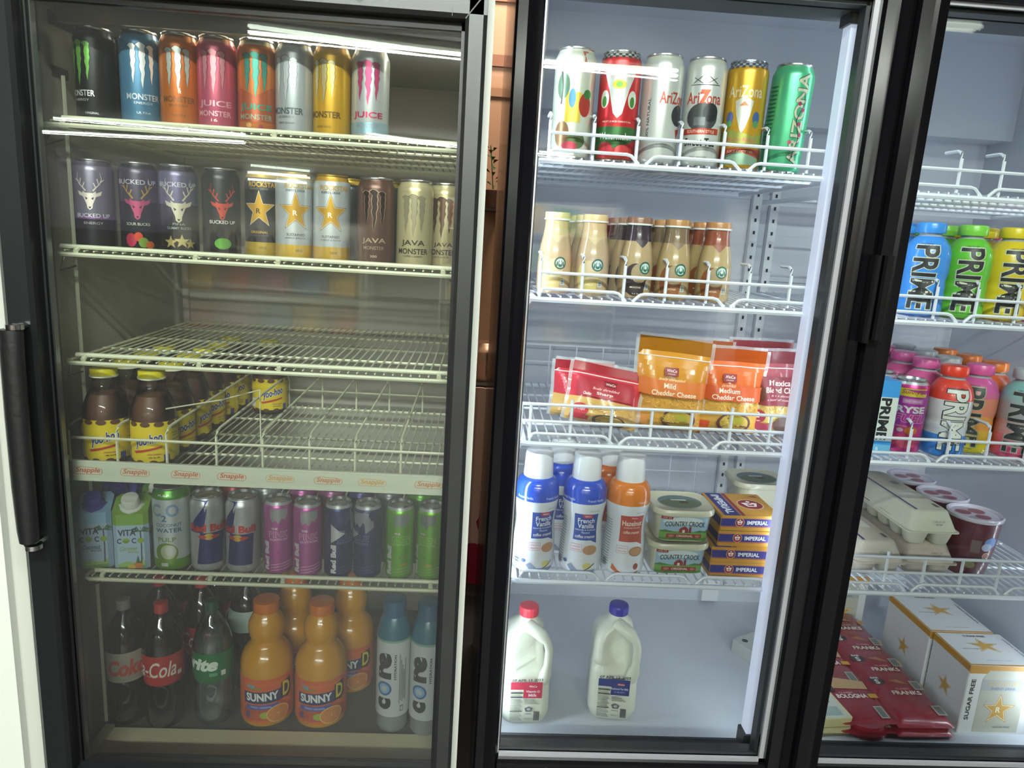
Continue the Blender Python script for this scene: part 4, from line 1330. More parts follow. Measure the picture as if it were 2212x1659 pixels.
v1 = frap('cream coffee drink bottle with cream cap, leftmost ' + SH, .139, .128, 'c8b888', 'b8a080', 'c4ac74', 'bca880')
v2 = frap('cream capped coffee bottle, second from the left ' + SH, .210, .128, 'c8b888', 'b8a080', 'c4b06c', 'bca880')
m1 = frap('dark necked mocha bottle, middle of the row ' + SH, .293, .128, '8a6450', 'b09874', '33262a', '3c3038', dark=True, off=12)
c1 = frap('tan capped caramel coffee bottle, fourth from the left ' + SH, .365, .128, 'b08050', 'ac946c', '8a5430', '7c6850', dark=True, off=4)
c2 = frap('caramel coffee bottle with red brown neck, rightmost ' + SH, .443, .128, 'b07c4c', 'b0986c', '8a5028', '8a4a34', dark=True, off=6)
for src, xs_, cname in ((v2, .210, 'cream capped'), (m1, .293, 'brown capped'), (c1, .365, 'tan capped'), (c2, .443, 'tan capped, red necked')):
    for k in range(3):
        dup(src, '%s coffee bottle in row %s behind the front one' % (cname, ('two', 'three', 'four')[k]), (xs_ - .004 * (k + 1), .128 + .068 * (k + 1), 1.142))


# ---- bags of shredded cheese
def bag(label, loc, w, h, th, art, main, low, rz=0, rx=0, ry=0, top='c', skew=0.0, film=True, sag=0):
    """soft bag; base of front face centre at origin; main colour above, cheese below"""
    t = thing('cheese_bag', label, 'bag', loc, rz, rx=rx, ry=ry)
    NX, NZ = 16, 20
    rnd = random.Random(sum(map(ord, label)) % 1000)

    def pt(u, v, sgn):
        # u -1..1, v 0..1
        edge = (1 - u ** 4)
        vert = min(1, v / .12) * (1 if v < .45 else max(0, 1 - (v - .45) / .37)) if v < .82 else 0
        vert = math.sqrt(max(0, vert))
        y = sgn * th / 2 * edge * vert + .0022 * sin(9 * u + 7 * v) * vert + .004 * sin(3.2 * u + 1) * v
        x = u * w / 2 * (1 - .05 * (1 - abs(2 * v - 1)) * vert) + skew * v
        return Vector((x, y, v * h - sag * u * u * .0 + .006 * u * v * skew / .03))
    b = MB()

    def mk_(v):
        return mat('bag_print_' + (main if v > .40 else low), main if v > .40 else low, .28, coat=.5, bump=.25, bscale=25)
    for sgn in (-1, 1):
        for j in range(NZ):
            ring0, ring1 = [], []
            vs_, fs = [], []
            for i in range(NX + 1):
                u = -1 + 2 * i / NX
                vs_ += [pt(u, j / NZ, sgn), pt(u, (j + 1) / NZ, sgn)]
            for i in range(NX):
                a = 2 * i
                fs.append((a, a + 2, a + 3, a + 1) if sgn < 0 else (a, a + 1, a + 3, a + 2))
            b.add(vs_, fs, mk_((j + .5) / NZ))

    def fm(u, v, e):
        uu = max(-1, min(1, u / (w * 500)))
        p = pt(uu, max(0, min(1, v / (h * 1000))), -1)
        return (p.x, p.y - e, p.z)
    b.decal(art, fm, su=6, sv=6, lift=.5)
    b.build('bag_body', t, angle=60)
    f = MB()
    FILM = mat('clear_bag_film', 'e4e6ea', .12, alpha=.35, coat=.8)
    for s in (-1, 1):
        vs_ = []
        for j in range(NZ + 1):
            p = pt(s, j / NZ, 1)
            vs_ += [p, p + Vector((s * .007, 0.001 * sin(j), 0))]
        f.add(vs_, [(2 * j, 2 * j + 1, 2 * j + 3, 2 * j + 2) for j in range(NZ)], FILM)
    vs_ = []
    for i in range(NX + 1):
        p = pt(-1 + 2 * i / NX, 1, 1)
        vs_ += [p, p + Vector((0, 0.001 * sin(i * 2), .006))]
    f.add(vs_, [(2 * i, 2 * i + 2, 2 * i + 3, 2 * i + 1) for i in range(NX)], FILM)
    f.build('sealed_edge', t)
    z_ = MB()
    z_.tube([pt(-1 + 2 * i / 12, .80, -1) + Vector((0, -.001, 0)) for i in range(13)], .0011, mat('zip_white', 'e8e4e4', .3), n=5)
    z_.build('zip_seal', t)
    return t


def shreds(w, v0, v1, c='d8a848', c2='b8842c', seed=1, n=90):
    r_ = random.Random(seed)
    o = []
    for _ in range(n):
        u, v, a, l = r_.uniform(-w, w), r_.uniform(v0, v1), r_.uniform(-1, 1), r_.uniform(5, 11)
        o += stroke([(u, v), (u + l * cos(a) * .7, v + l * sin(a))], 1.1, r_.choice((c, c2, 'e8c070')))
    return o


def bowl(u, v, k=1.0):
    return [('c', u, v, 36 * k, 22 * k, '5a3430'), ('c', u, v + 1, 30 * k, 17 * k, 'b89838')] + [s for s in shreds(20 * k, v - 8, v + 8, 'c8a840', 'a0882c', 9, 40)] + [('c', u + 4, v + 6, 14 * k, 8 * k, 'a8a034')]


def clip(A, w):
    out = []
    for a in A:
        if a[0] == 'p':
            out.append(('p', [(max(-w, min(w, x)), y) for x, y in a[1]], a[2]))
        else:
            out.append(a)
    return out


WC = lambda u, v: [('r', u - 14, v - 8, u + 14, v + 8, '8c2a34'), T('WinCo', u, v + 2, 21, 6, 'f0dcd8', b=.03), T('FOODS', u, v - 4.5, 14, 2.2, 'f0dcd8')]
bag('yellow orange bag of shredded cheese, tallest bag ' + 'on the third shelf', (.392, .165, .874), .145, .187, .05,
    shreds(64, 52, 74) + shreds(64, 4, 30) + clip(bowl(18, 30), 70) + [('p', [(-70, 75), (70, 75), (70, 108), (-70, 108)], 'd0702a')] + WC(-6, 124) + [T('finely shredded', -4, 108, 56, 7, 'f0d8a8', s=.3), T('Mild', -8, 96, 24, 10, 'f0e0c8', b=.03), T('Cheddar Cheese', 2, 82, 94, 10, 'f0e0c8', b=.03), ('r', -64, 14, -44, 34, 'd8904c')],
    'cc8a22', 'd09a40', rz=-.05, ry=.055, skew=-.006)
bag('orange bag of shredded cheese right of the yellow orange bag', (.517, .17, .874), .128, .172, .05,
    shreds(56, 48, 68, seed=5) + [('r', -60, 4, -40, 26, 'c84c24')] + clip(bowl(8, 26), 60) + [('p', [(-62, 70), (62, 70), (62, 100), (-62, 100)], 'c85424')] + WC(-10, 116) + [T('shredded', -12, 101, 30, 6, 'e8c0a0', s=.3), T('Medium', -10, 91, 44, 10, 'f0dcc8', b=.03), T('Cheddar Cheese', 0, 78, 90, 10, 'f0dcc8', b=.03)],
    'd0601c', 'd0a044', ry=.02, rz=-.03)
bag('dark red bag of shredded cheese, rightmost front bag on the third shelf', (.622, .185, .874), .118, .17, .05,
    shreds(54, 46, 60, 'd8c074', 'b89848', seed=7) + [('c', -42, 38, 14, 14, 'a03a48'), T('2', -42, 41, 6, 12, 'f0d8d8', b=.03), T('Cups', -42, 29, 10, 4, 'f0d8d8'), ('c', 20, 22, 30, 18, '5a4038'), ('r', -56, 4, -10, 24, 'a0384c')] + [('r', -56, 62, 56, 120, '7c2a34'), T('Mexican', 0, 108, 54, 11, 'ecd8cc', b=.03), T('Blend Cheese', 8, 94, 84, 11, 'ecd8cc', b=.03), T('finely shredded', 4, 82, 52, 6, 'd8b0a8', s=.3), T('a blend of monterey', 0, 74, 62, 6, 'd8b0a8', s=.3), ('c', -44, 84, 10, 18, '5c3428')],
    'a04c54', 'c8a860')
bag('pale red bag behind the orange and dark red bags', (.605, .255, .874), .14, .18, .04, [], 'b8545c', 'b8545c')
bag('orange bag behind the tall yellow orange bag', (.47, .245, .874), .14, .176, .04, [], 'c8641c', 'c8a040')
RB = shreds(54, 8, 38, 'd8b070', 'c09850', seed=3) + [('c', -48, 22, 17, 13, 'b82c38'), T('2 Cups', -48, 23, 20, 7, 'f0d4d4', b=.02), ('r', -64, 4, -28, 12, 'b82c38'), ('c', 14, 8, 34, 12, '5a3c38'), ('c', 14, 9, 28, 9, 'a88c48'), ('p', [(-58, 88), (52, 88), (56, 80), (58, 50), (-62, 50), (-62, 80)], 'a82838')] + [('r', -8, 74, 20, 86, '80202c'), T('WinCo', 6, 80, 20, 5, 'f0dcd8', b=.03), T('finely shredded', -2, 67, 56, 7, 'f0d0d0', s=.3), T('Sharp', -4, 58, 34, 7, 'f4e8e4', b=.03), T('Cheddar', -40, 55, 16, 6, 'f4e8e4', b=.03)]
bag('red bag of shredded cheese leaning back, front left on the third shelf', (.252, .140, .884), .145, .118, .055, RB, 'c43444', 'd0a860', ry=.14, rx=-.28, rz=-.06)
bag('second red cheese bag standing behind the leaning red one', (.225, .235, .874), .125, .118, .045, [], 'c43444', 'd0a860', ry=.05, rx=-.1)

# ---- creamers
SH = 'on the middle door fourth shelf'
RP = [(38, 0), (42, 4), (43.5, 12), (43, 40), (41, 70), (38.8, 92), (38.5, 104), (40, 122), (43, 142), (44, 150), (43.8, 166), (42, 178), (37, 188), (29, 194)]


def creamer(label, x, y, c, pc, word, off, front=True):
    t = thing('creamer_bottle', label, 'bottle', (x, y, .586), va(x, y) + radians(off))
    b = MB()
    wh = glossy('dfe4ec')
    cc = mat('creamer_top_' + c, c, .2, coat=.6)
    b.lathe(RP, [wh] * 9 + [cc] * 4, n=40)
    A = [('r', -23, 74, 31, 129, pc), ('p', [(14, 75), (31, 79), (31, 67)], pc), ('r', -4, 121, 18, 128, 'c03848'), T('WinCo', 7, 124.5, 14, 3.4, 'f4e4e4', b=.02)]
    if word == 'v':
        A += [T('French', 4, 115, 38, 10, 'e8ecf4', b=.03), T('Vanilla', 4, 104, 38, 10, 'e8ecf4', b=.03), T('Naturally & Artificially', 4, 95, 48, 4.5, 'd0d8f0', b=.02), T('Flavored', 4, 90, 18, 4, 'd0d8f0', b=.02), T('coffee creamer', 4, 82, 46, 6.5, 'e8ecf4', b=.02), ('c', 12, 20, 10, 7, 'd8cc80')] + stroke([(-2, 8), (12, 14), (28, 24)], 2, '3a3440')
        A += [('c', -36, 26, 5, 4, '44609c'), ('p', [(-30, 18), (-20, 6), (30, 3), (30, 12), (-8, 12), (-22, 24)], '8a98b0'), T('French Vanilla', 20, 158, 34, 5, 'c0d0f8', b=.02), T('French Vanilla', -40, 158, 34, 5, 'c0d0f8', b=.02)]
    else:
        A += [T('Hazelnut', 4, 113, 46, 11, 'f0dcd0', b=.03), T('Artificially Flavored', 4, 103, 38, 4, 'f0d0c4', b=.02), T('coffee creamer', 4, 94, 38, 6, 'f0dcd0', b=.02), ('p', [(-32, 26), (-20, 14), (0, 2), (-10, 0), (-34, 14)], 'cc6a30'), ('c', 18, 22, 6, 7, '9a4a34'), ('p', [(0, 2), (20, 4), (28, 12), (10, 8)], 'a87840'), T('Hazelnut', 22, 158, 22, 4.5, 'f0d8c0', b=.02)]
    A += [('c', 16, 54, 16, 10, 'c48c6c' if word == 'v' else 'a86848'), ('c', 16, 54, 14, 8, 'bc9068'), ('r', -26, 50, -2, 66, 'd0a0b0'), ('r', -25, 51, -3, 65, 'e4dfe8'), T('Lactose Free', -14, 61, 18, 3, 'b05060'), T('Gluten Free', -14, 55, 18, 3, 'b05060'), T('NET 32 FL OZ', 20, 136, 20, 2.6, '7c8088')]
    A += [('r', -64, 20 + k * 5.5, -42, 21.6 + k * 5.5, '7c8698') for k in range(18)] + [('r', -56, 16 + 2 * k, -46, 17 + 2 * k, '40444c') for k in range(8)]
    if front:
        b.decal(A, cyl_map(RP), su=4, sv=7)
    b.build('bottle_body', t)
    MB().lathe([(29.5, 190), (29.5, 196), (27.5, 238), (26, 244), (20, 245.5)], glossy('e4e8ee'), n=36).build('cap', t)
    return t


creamer('white creamer bottle with blue shoulders, leftmost ' + SH, .137, .125, '1c4cc8', '28489c', 'v', 22)
creamer('blue shouldered creamer, middle of the front three ' + SH, .234, .125, '1c4cc8', '28489c', 'v', 6)
creamer('white creamer bottle with orange shoulders ' + SH, .322, .125, 'e07c14', 'b04834', 'h', 16)
creamer('blue shouldered creamer in the second row between the two front blue ones', .196, .225, '1c4cc8', '28489c', 'v', 20, )
creamer('orange shouldered creamer in the second row behind the orange one', .300, .225, 'd06a28', 'b04834', 'h', 20)

# ---- spread tubs
def tub(label, x, y, z, rz=0, art=True):
    t = thing('spread_tub', label, 'tub', (x, y, z), rz)
    b = MB()
    cr = glossy('d0cdb8')
    b.loft([rrect(.104, .090, .022, 0), rrect(.108, .094, .024, .003), rrect(.118, .104, .026, .058)], cr)
    def fm(u, v, e):
        yy = -(.094 / 2 + (.104 - .094) / 2 * max(0, v - 3) / 55)
        ed = .118 / 2 - .026
        a = abs(u) / 1000
        cy = 0
        x_ = u / 1000
        if a > ed:
            th = min((a - ed) / .026, 1.2)
            x_ = math.copysign(ed + .026 * sin(th), u)
            cy = .026 * (1 - cos(th))
        return (x_ * (1 + e * 8), yy + cy - e, v / 1000)
    if art:
        A = [('r', -50, 3, 50, 55, '9ab8cc'), ('c', 0, 46, 36, 8, 'd0dce0'), ('c', -34, 44, 12, 5, 'c4d4dc'), ('p', [(-50, 22), (-40, 26), (-30, 24), (-20, 22), (20, 22), (32, 26), (42, 24), (50, 27), (50, 18), (-50, 18)], '4a7440'), ('p', [(-50, 20), (0, 22), (50, 20), (50, 3), (-50, 3)], '6c9a48'), ('p', [(-50, 8), (-20, 10), (20, 10), (50, 8), (50, 3), (-50, 3)], '4a7c34'),
             ('t', 'COUNTRY CROCK', 0, 38, 82, 11, '28302c', {'b': .035, 'arc': 1.5}), ('p', [(-11, 20), (-11, 27), (-6, 32), (0, 34), (5, 31), (8, 27), (8, 20)], '8c2c34'), ('r', 9, 20, 14, 33, '7c2830'), ('r', -4, 20, 1, 26, 'dcd4cc'), ('r', -36, 8, 36, 17, '8c3030'), T('ORIGINAL', 2, 12.5, 34, 5, 'e8d8c8', b=.03), ('c', -26, 12.5, 6, 3, 'b07060'), ('c', 28, 12.5, 5, 3, 'b07060'),
             ('r', -50, 49, -26, 56, '8c3038'), T('OZ 15', -38, 52, 16, 3, 'e8c8c0')] + stroke([(-30, 4), (-10, 10)], 1, '2c5424') + stroke([(30, 4), (10, 10)], 1, '2c5424') + stroke([(0, 3), (0, 9)], 1.5, '2c5424')
        b.decal(A, fm, su=5, sv=0)
    b.build('tub_body', t)
    l = MB()
    lm = mat('tub_lid', 'cfccb4', .25, coat=.4)
    l.loft([rrect(.126, .112, .030, .056), rrect(.129, .115, .031, .058), rrect(.129, .115, .031, .065), rrect(.124, .110, .029, .069), rrect(.118, .104, .027, .067)], lm)
    l.decal([('c', 0, 0, 46, 36, '6a7c84'), ('c', 0, -8, 42, 24, '5c6c50'), ('r', -16, 6, 16, 12, 'c8d0d0'), ('c', 8, -4, 10, 6, '50342c')], top_map(.0672), su=0)
    l.build('lid', t)
    return t


tub('spread tub with farm picture, lower of the two', .433, .150, .586, .03)
tub('spread tub with farm picture, stacked on top of the other tub', .437, .153, .6565, .02)
tub('spread tub at the far right behind the stack of yellow boxes', .668, .33, .586, 0, art=False)
tub('upper spread tub at the far right behind the stack of yellow boxes', .668, .33, .6565, 0, art=False)


def butter(label, x, y, z, rz):
    t = thing('spread_box', label, 'box', (x, y, z), rz)
    w, d, h = .126, .125, .0325
    b = MB()
    gold = mat('gold_carton', 'c08c34', .4, vary=.03)
    b.loft([rrect(w, d, .002, 0, 2), rrect(w, d, .002, h, 2)], gold)
    crown = lambda u, v, k, bg='8c2830': [('c', u, v, 9 * k, 9 * k, 'd8b890'), ('c', u, v, 8.2 * k, 8.2 * k, bg), ('p', [(u - 3 * k, v - 4 * k), (u + 3 * k, v - 4 * k), (u + 5.5 * k, v + 2.5 * k), (u + 2.5 * k, v + 3 * k), (u, v + 1.2 * k), (u - 2.5 * k, v + 3 * k), (u - 5.5 * k, v + 2.5 * k)], 'f0e8e0'), ('p', [(u - 2 * k, v - 2.6 * k), (u + 2 * k, v - 2.6 * k), (u + 2.6 * k, v + .4 * k), (u, v - .8 * k), (u - 2.6 * k, v + .4 * k)], bg), ('c', u, v + 4.6 * k, 1.4 * k, 1.4 * k, 'f0e8e0')]
    b.decal([('r', -62, 9, 62, 27, 'b87060'), ('r', -62, 10, 62, 26, '2c2c78'), ('r', -62, 8, 62, 9, '8c3038')] + crown(-23, 18, 1.08) + [T('IMPERIAL', 14, 18, 44, 8.5, 'e8eaf0', b=.05)], front_map(-d / 2), su=0)
    b.decal([('r', -62, 9, 62, 26, '2c2c78')], left_map(-w / 2), su=0)
    b.decal([('r', -56, -62, -22, 62, '2c2c78'), ('r', -20, -62, -12, 62, '8c3038'), ('t', 'IMPERIAL', -38, 0, 104, 17, 'e4e8f0', {'r': -90, 'b': .05})] + crown(22, 0, 3.1) + [('p', [(30, 44), (50, 52), (56, 40)], '9c4c40')], top_map(h), su=0)
    b.build('carton_body', t, smooth=False)
    return t


W4 = ('bottom', 'second from the bottom', 'third from the bottom', 'topmost')
for k, (x, y, rz) in enumerate(((.560, .160, .0), (.560, .160, 0.0), (.570, .166, .02), (.571, .168, .03))):
    butter('gold and blue box of spread sticks, %s of the stack' % W4[k], x, y, .586 + .0330 * k, rz)


# ---- milk jugs
def jug(label, x, y, rz, capc, labc, words):
    t = thing('milk_jug', label, 'jug', (x, y, .2105), rz)
    milk = mat('milk_plastic', 'dfe2d2', .35, coat=.15)
    b = MB()
    secs = []
    for z, w, d, r, cx, cy in ((0, .078, .078, .018, 0, 0), (.004, .092, .092, .022, 0, 0), (.022, .104, .104, .024, 0, 0), (.03, .106, .106, .025, 0, 0), (.115, .106, .106, .025, 0, 0), (.124, .103, .104, .026, -.001, 0), (.133, .098, .102, .028, -.004, .002),
                               (.136, .094, .102, .02, -.005, .001), (.150, .090, .100, .02, -.006, .002), (.165, .088, .098, .02, -.006, .003), (.180, .087, .095, .02, -.006, .004), (.195, .084, .090, .022, -.005, .004), (.206, .078, .080, .025, -.004, .003), (.214, .070, .070, .028, -.002, .002), (.224, .050, .050, .023, 0, 0), (.232, .036, .036, .0178, 0, 0), (.242, .034, .034, .0169, 0, 0)):
        ring = []
        k = max(0.0, 1 - abs(z - .165) / .058) ** .5 if abs(z - .165) < .058 else 0
        for px, py, pz in rrect(w, d, r, z, 7, cx, cy):
            s = min(1, max(0, (px + .006) / .012))
            if py < .012:
                py = py * (1 - k * s) + .012 * k * s
            ring.append((px, py, pz))
        secs.append(ring)
    b.loft(secs, milk)
    # raised front panel edge
    b.build('jug_body', t, angle=60)
    h = MB()
    pts = [(-.004, -.020, .222), (.010, -.030, .216), (.026, -.037, .207), (.038, -.041, .194), (.043, -.042, .176), (.043, -.042, .156), (.042, -.042, .138), (.040, -.041, .120), (.036, -.037, .100)]
    secs = []
    for i, p in enumerate(pts):
        p = Vector(p)
        a = Vector(pts[max(0, i - 1)])
        c = Vector(pts[min(len(pts) - 1, i + 1)])
        tt = (c - a).normalized()
        u = tt.cross(Vector((0.6, .8, 0))).normalized()
        w = tt.cross(u)
        k = 1.0 if 2 < i < 7 else 1.5
        secs.append([p + k * (.0085 * u * cos(2 * pi * q / 12) + .0105 * w * sin(2 * pi * q / 12)) for q in range(12)])
    h.loft(secs, milk)
    h.build('jug_handle', t)
    c = MB()
    cm_ = glossy(capc)
    c.lathe([(20.5, 236), (21.5, 238), (21.5, 252), (20, 256), (14, 257)], cm_, n=18, cap0=True)
    c.build('cap', t, angle=15)
    L = MB()
    A = [('r', -35, 58, 33, 96, labc), ('r', -35, 54, -7, 78, 'd4d4c4')] + words + [('r', -34, 4 + k * 3.6, -8 - (k % 3) * 2, 5.3 + k * 3.6, '8c9088') for k in range(20)] + [('r', -34, 26, -8, 27.8, '2a2c34'), ('r', -34, 60, -8, 62, '3a3c44'), ('r', -34, 70, -8, 72, '3a3c44')] + [('r', -4, 44 + k * 4, 28 - k * 5, 45.6 + k * 4, '9a9c94') for k in range(3)] + [
        ('p', [(-3, 34), (6, 38), (15, 34), (12, 26), (0, 26)], '6a6e74'), ('c', 6, 32, 4, 3, 'b8bcb8'), T('REAL', 6, 21, 16, 3, '80848a'), T('GRADE A', 6, 9, 16, 3, '80848a')] + [('r', 17.5 + k * 1.6, 5, 18.6 + k * 1.6, 27, '40444c') for k in range(8)]
    A += [('t', '07 APR 13 2023', 0, 106, 66, 6, '2a2c30', {'b': .03, 'r': 2})]
    A = [(('t', a[1], a[2], a[3] + 10) + tuple(a[4:]) if a[1] != '07 APR 13 2023' else ('t', a[1], a[2], 112, a[4], a[5]) + tuple(a[6:])) if a[0] == 't' else ('r', a[1], a[2] + 10, a[3], a[4] + 10, a[5]) if a[0] == 'r' else ('c', a[1], a[2] + 10) + tuple(a[3:]) if a[0] == 'c' else ('p', [(x, y + 10) for x, y in a[1]], a[2]) for a in A]
    L.decal(A, front_map(-.0531), su=0)
    L.build('label', t)
    return t


jug('white half gallon milk jug with pinkish red cap, left on the cooler floor', .143, .172, .04, 'dc3c50', 'b8304c', [T('WinCo', 13, 86, 17, 4.5, 'f0dce0', b=.03), T('Vitamin D', 13, 74, 30, 5.5, 'f0d0d8', b=.04), T('Milk', 13, 65, 18, 7, 'f0d0d8', b=.05)])
jug('white half gallon milk jug with dark blue cap on the cooler floor', .342, .190, -.10, '2c28a0', '2c3c84', [('r', 6, 82, 22, 87, 'c04c48'), T('WinCo', 14, 84.5, 14, 3.4, 'f4e0dc', b=.03), T('Reduced Fat Milk', 12, 74, 38, 5, 'c8d4ec', b=.04), T('2% MILKFAT', 12, 66, 24, 3.4, 'a0b0d8')])

# tan and green carton lying in the right corner
t = thing('flat_carton', 'white carton with round green emblem lying in the right rear corner of the middle bay', 'carton', (.790, .37, .2105), .50)
b = MB()
b.box(-.045, .045, -.09, .09, 0, .035, ink('c8ccc8'))
b.decal([('c', 4, 18, 24, 24, '3a5c50'), ('c', 4, 18, 21, 21, 'c8ccc8'), ('c', -22, 70, 8, 8, '3c4444'), ('c', 2, 24, 8, 7, '3a5c50'), ('c', 10, 12, 9, 6, '3a5c50')], top_map(.035), su=0)
b.build('carton_body', t, smooth=False)

# ============================================================ right door
PP = [(33, 0), (38, 3), (40, 10), (40, 26), (38.5, 30), (40, 34), (39.5, 44), (38.5, 48), (39.5, 54), (39, 64), (38, 68), (39.5, 76), (41, 84), (41, 112), (40, 122), (36, 134), (29, 144), (22, 150), (19, 153), (19, 158)]


def prime(label, x, y, z, cols, capc, off, txt=('1c1e20', 'c8ccb8'), art=True, k=1.0, group=None):
    t = thing('sports_drink_bottle', label, 'bottle', (x, y, z), va(x, y) + radians(off), group)
    b = MB()
    pf = [(r, v * k) for r, v in PP]
    ms = []
    for (r0, v0), (r1, v1) in zip(pf, pf[1:]):
        f = (v0 + v1) / 2 / (152 * k)
        if f > .985:
            ms.append(glossy('a8b0b4'))
        else:
            ms.append(mat('sports_bottle_' + cols[min(len(cols) - 1, int(f * len(cols)))], cols[min(len(cols) - 1, int(f * len(cols)))], .3, coat=.35))
    b.lathe(pf, ms, n=36)
    if art:
        b.decal([('t', 'PRIME', 0, 74 * k, 122 * k, 47, txt[1], {'r': -90, 'b': .10}), ('t', 'PRIME', 0, 74 * k, 118 * k, 43, txt[0], {'r': -90, 'b': .045}), T('BLUE RASPBERRY' if cols[0] == '3c8ce0' else 'LEMON LIME', -2, 136 * k, 26, 2.2, '30405c'), T('HYDRATION DRINK', 0, 11, 34, 3, '30384c'), T('16.9 FL OZ', 0, 6, 22, 2.4, '30384c')],
                cyl_map(pf), su=4, sv=5)
    b.build('bottle_body', t)
    MB().lathe([(24.5, 156 * k), (25.5, 158 * k), (25.5, 172 * k), (24, 175 * k), (20, 176 * k)], glossy(capc), n=30).build('cap', t)
    return t


SH = 'on the right door second shelf'
b1 = prime('blue sports drink bottle with dark vertical letters ' + SH, .852, .128, 1.138, ['3c8ce0'], '3c90e0', 0)
g1 = prime('green sports drink bottle with dark vertical letters ' + SH, .934, .128, 1.138, ['5cb82c'], '7ccc44', 10)
y1 = prime('yellow sports drink bottle with dark vertical letters ' + SH, 1.017, .128, 1.138, ['d8c020'], 'e0cc20', 18)
r1 = prime('pinkish red sports drink bottle at the right edge ' + SH, 1.100, .128, 1.138, ['c83c64'], 'd04c88', 10)
for src, x, w in ((b1, .852, 'blue'), (g1, .934, 'green'), (y1, 1.017, 'yellow'), (r1, 1.100, 'pinkish red')):
    for k in range(2):
        dup(src, '%s sports drink bottle in the %s row %s' % (w, ('second', 'third')[k], SH), (x, .214 + .086 * k, 1.138))
SH = 'on the right door third shelf'
t = thing('stick_pack_box', 'narrow blue upright carton with vertical letters, leftmost ' + SH, 'box', (.792, .125, .863), va(.79, .12) * .2)
b = MB()
b.box(-.036, .036, -.03, .03, 0, .148, mat('print_3c94d8', '3c94d8', .4))
b.decal([('r', -6, 28, 35.5, 116, 'd0d8d0'), ('t', 'PRIME', 14, 72, 84, 20, '202428', {'r': -90, 'b': .07}), ('r', -6, 4, 35.5, 20, '6cb4dc'), T('6', 10, 12, 5, 8, 'e0ecf4')], front_map(-.03), su=0)
b.build('carton_body', t, smooth=False)
RY = [('p', [(-103, 60), (103, 60), (103, 132), (-103, 132)], 'a83c9c'), ('r', -26, 118, 30, 134, 'd8cc48'), T('SunnyD', 3, 126, 42, 10, 'b86040', b=.04, s=.2), ('r', -14, 104, 24, 114, 'c484b8'), T('TANGY ORIGINAL', 5, 109, 32, 4.5, 'e8d0e0', b=.02), T('RYSE', 4, 92, 56, 14, 'e4e4e4', b=.08), T('FUEL', 4, 74, 58, 17, 'e0b0d0', b=.1, s=.2), T('FUEL', 4, 74, 56, 15, 'b83488', b=.05, s=.2),
      T('ENERGY DRINK', -8, 58, 22, 3, 'e0c0d0'), ('c', 10, 50, 12, 8, 'd8803c'), ('c', -10, 50, 6, 4, 'c8b0b8'), ('c', 0, 28, 26, 14, 'd04868'), ('c', 6, 24, 18, 10, 'e0607c')]
can('magenta and pink energy drink can with silver top ' + SH, .868, .13, .863, 8, 'c43c80', RY, R=34, H=150, kind='slim', neck='b8bcc0')
can('magenta can in the second row ' + SH, .846, .205, .863, 0, 'b03c84', None, R=33, H=150, kind='slim', neck='b8bcc0', n=24)
can('magenta can in the third row, its silver rim behind the blue carton', .780, .235, .863, 0, 'b03c84', None, R=33, H=150, kind='slim', neck='b8bcc0', n=24)
K = 1.03
prime('red, white and blue bottle with white vertical letters ' + SH, .951, .128, .863, ['2c7cd0', '3c84d4', 'c4ccd4', 'd4d4d8', 'd4d4d8', 'd84434', 'd84434'], 'e04028', 22, txt=('d8dcd4', '24262a'), k=K)
prime('sports drink bottle fading from pink through orange to yellow ' + SH, 1.029, .163, .863, ['d0c42c', 'd0a83c', 'd89448', 'd08068', 'c8688c', 'c85c9c'], 'd85ca0', -6, txt=('2a3030', '9aa080'), k=K)
prime('teal to pink sports drink bottle, white cap, rightmost ' + SH, 1.103, .128, .863, ['d84878', 'd86880', 'c89498', 'a8a4ac', '94b4b8', '84bcbc'], 'b8c0c8', 4, txt=('2a3034', 'a8aca0'), k=K)
cl = (('pink', 'c8588c', 'd0609c'), ('white', '94b0b4', 'b0b8c0'), ('orange', 'c85c30', 'd87428'))
for i, (w, c, cp) in enumerate(cl):
    first = None
    for k in range((4, 3, 3)[i]):
        x = (.935, 1.008, 1.085)[i] + .012
        y = (.214, .252, .214)[i] + .083 * k
        lab = '%s capped sports drink bottle, %s in its lane %s' % (w, ('second', 'third', 'fourth', 'fifth')[k], SH)
        if first is None:
            first = prime(lab, x, y, .863, [c], cp, 0, art=False, k=K)
        else:
            dup(first, lab, (x, y, .863))
first = prime('pink capped bottle behind the magenta cans ' + SH, .862, .285, .863, ['b04c80'], 'c85c9c', 0, art=False, k=K)
dup(first, 'pink capped bottle farthest back behind the magenta cans', (.862, .37, .863))
dup(first, 'pink capped bottle at the left wall behind the magenta cans', (.775, .372, .863))


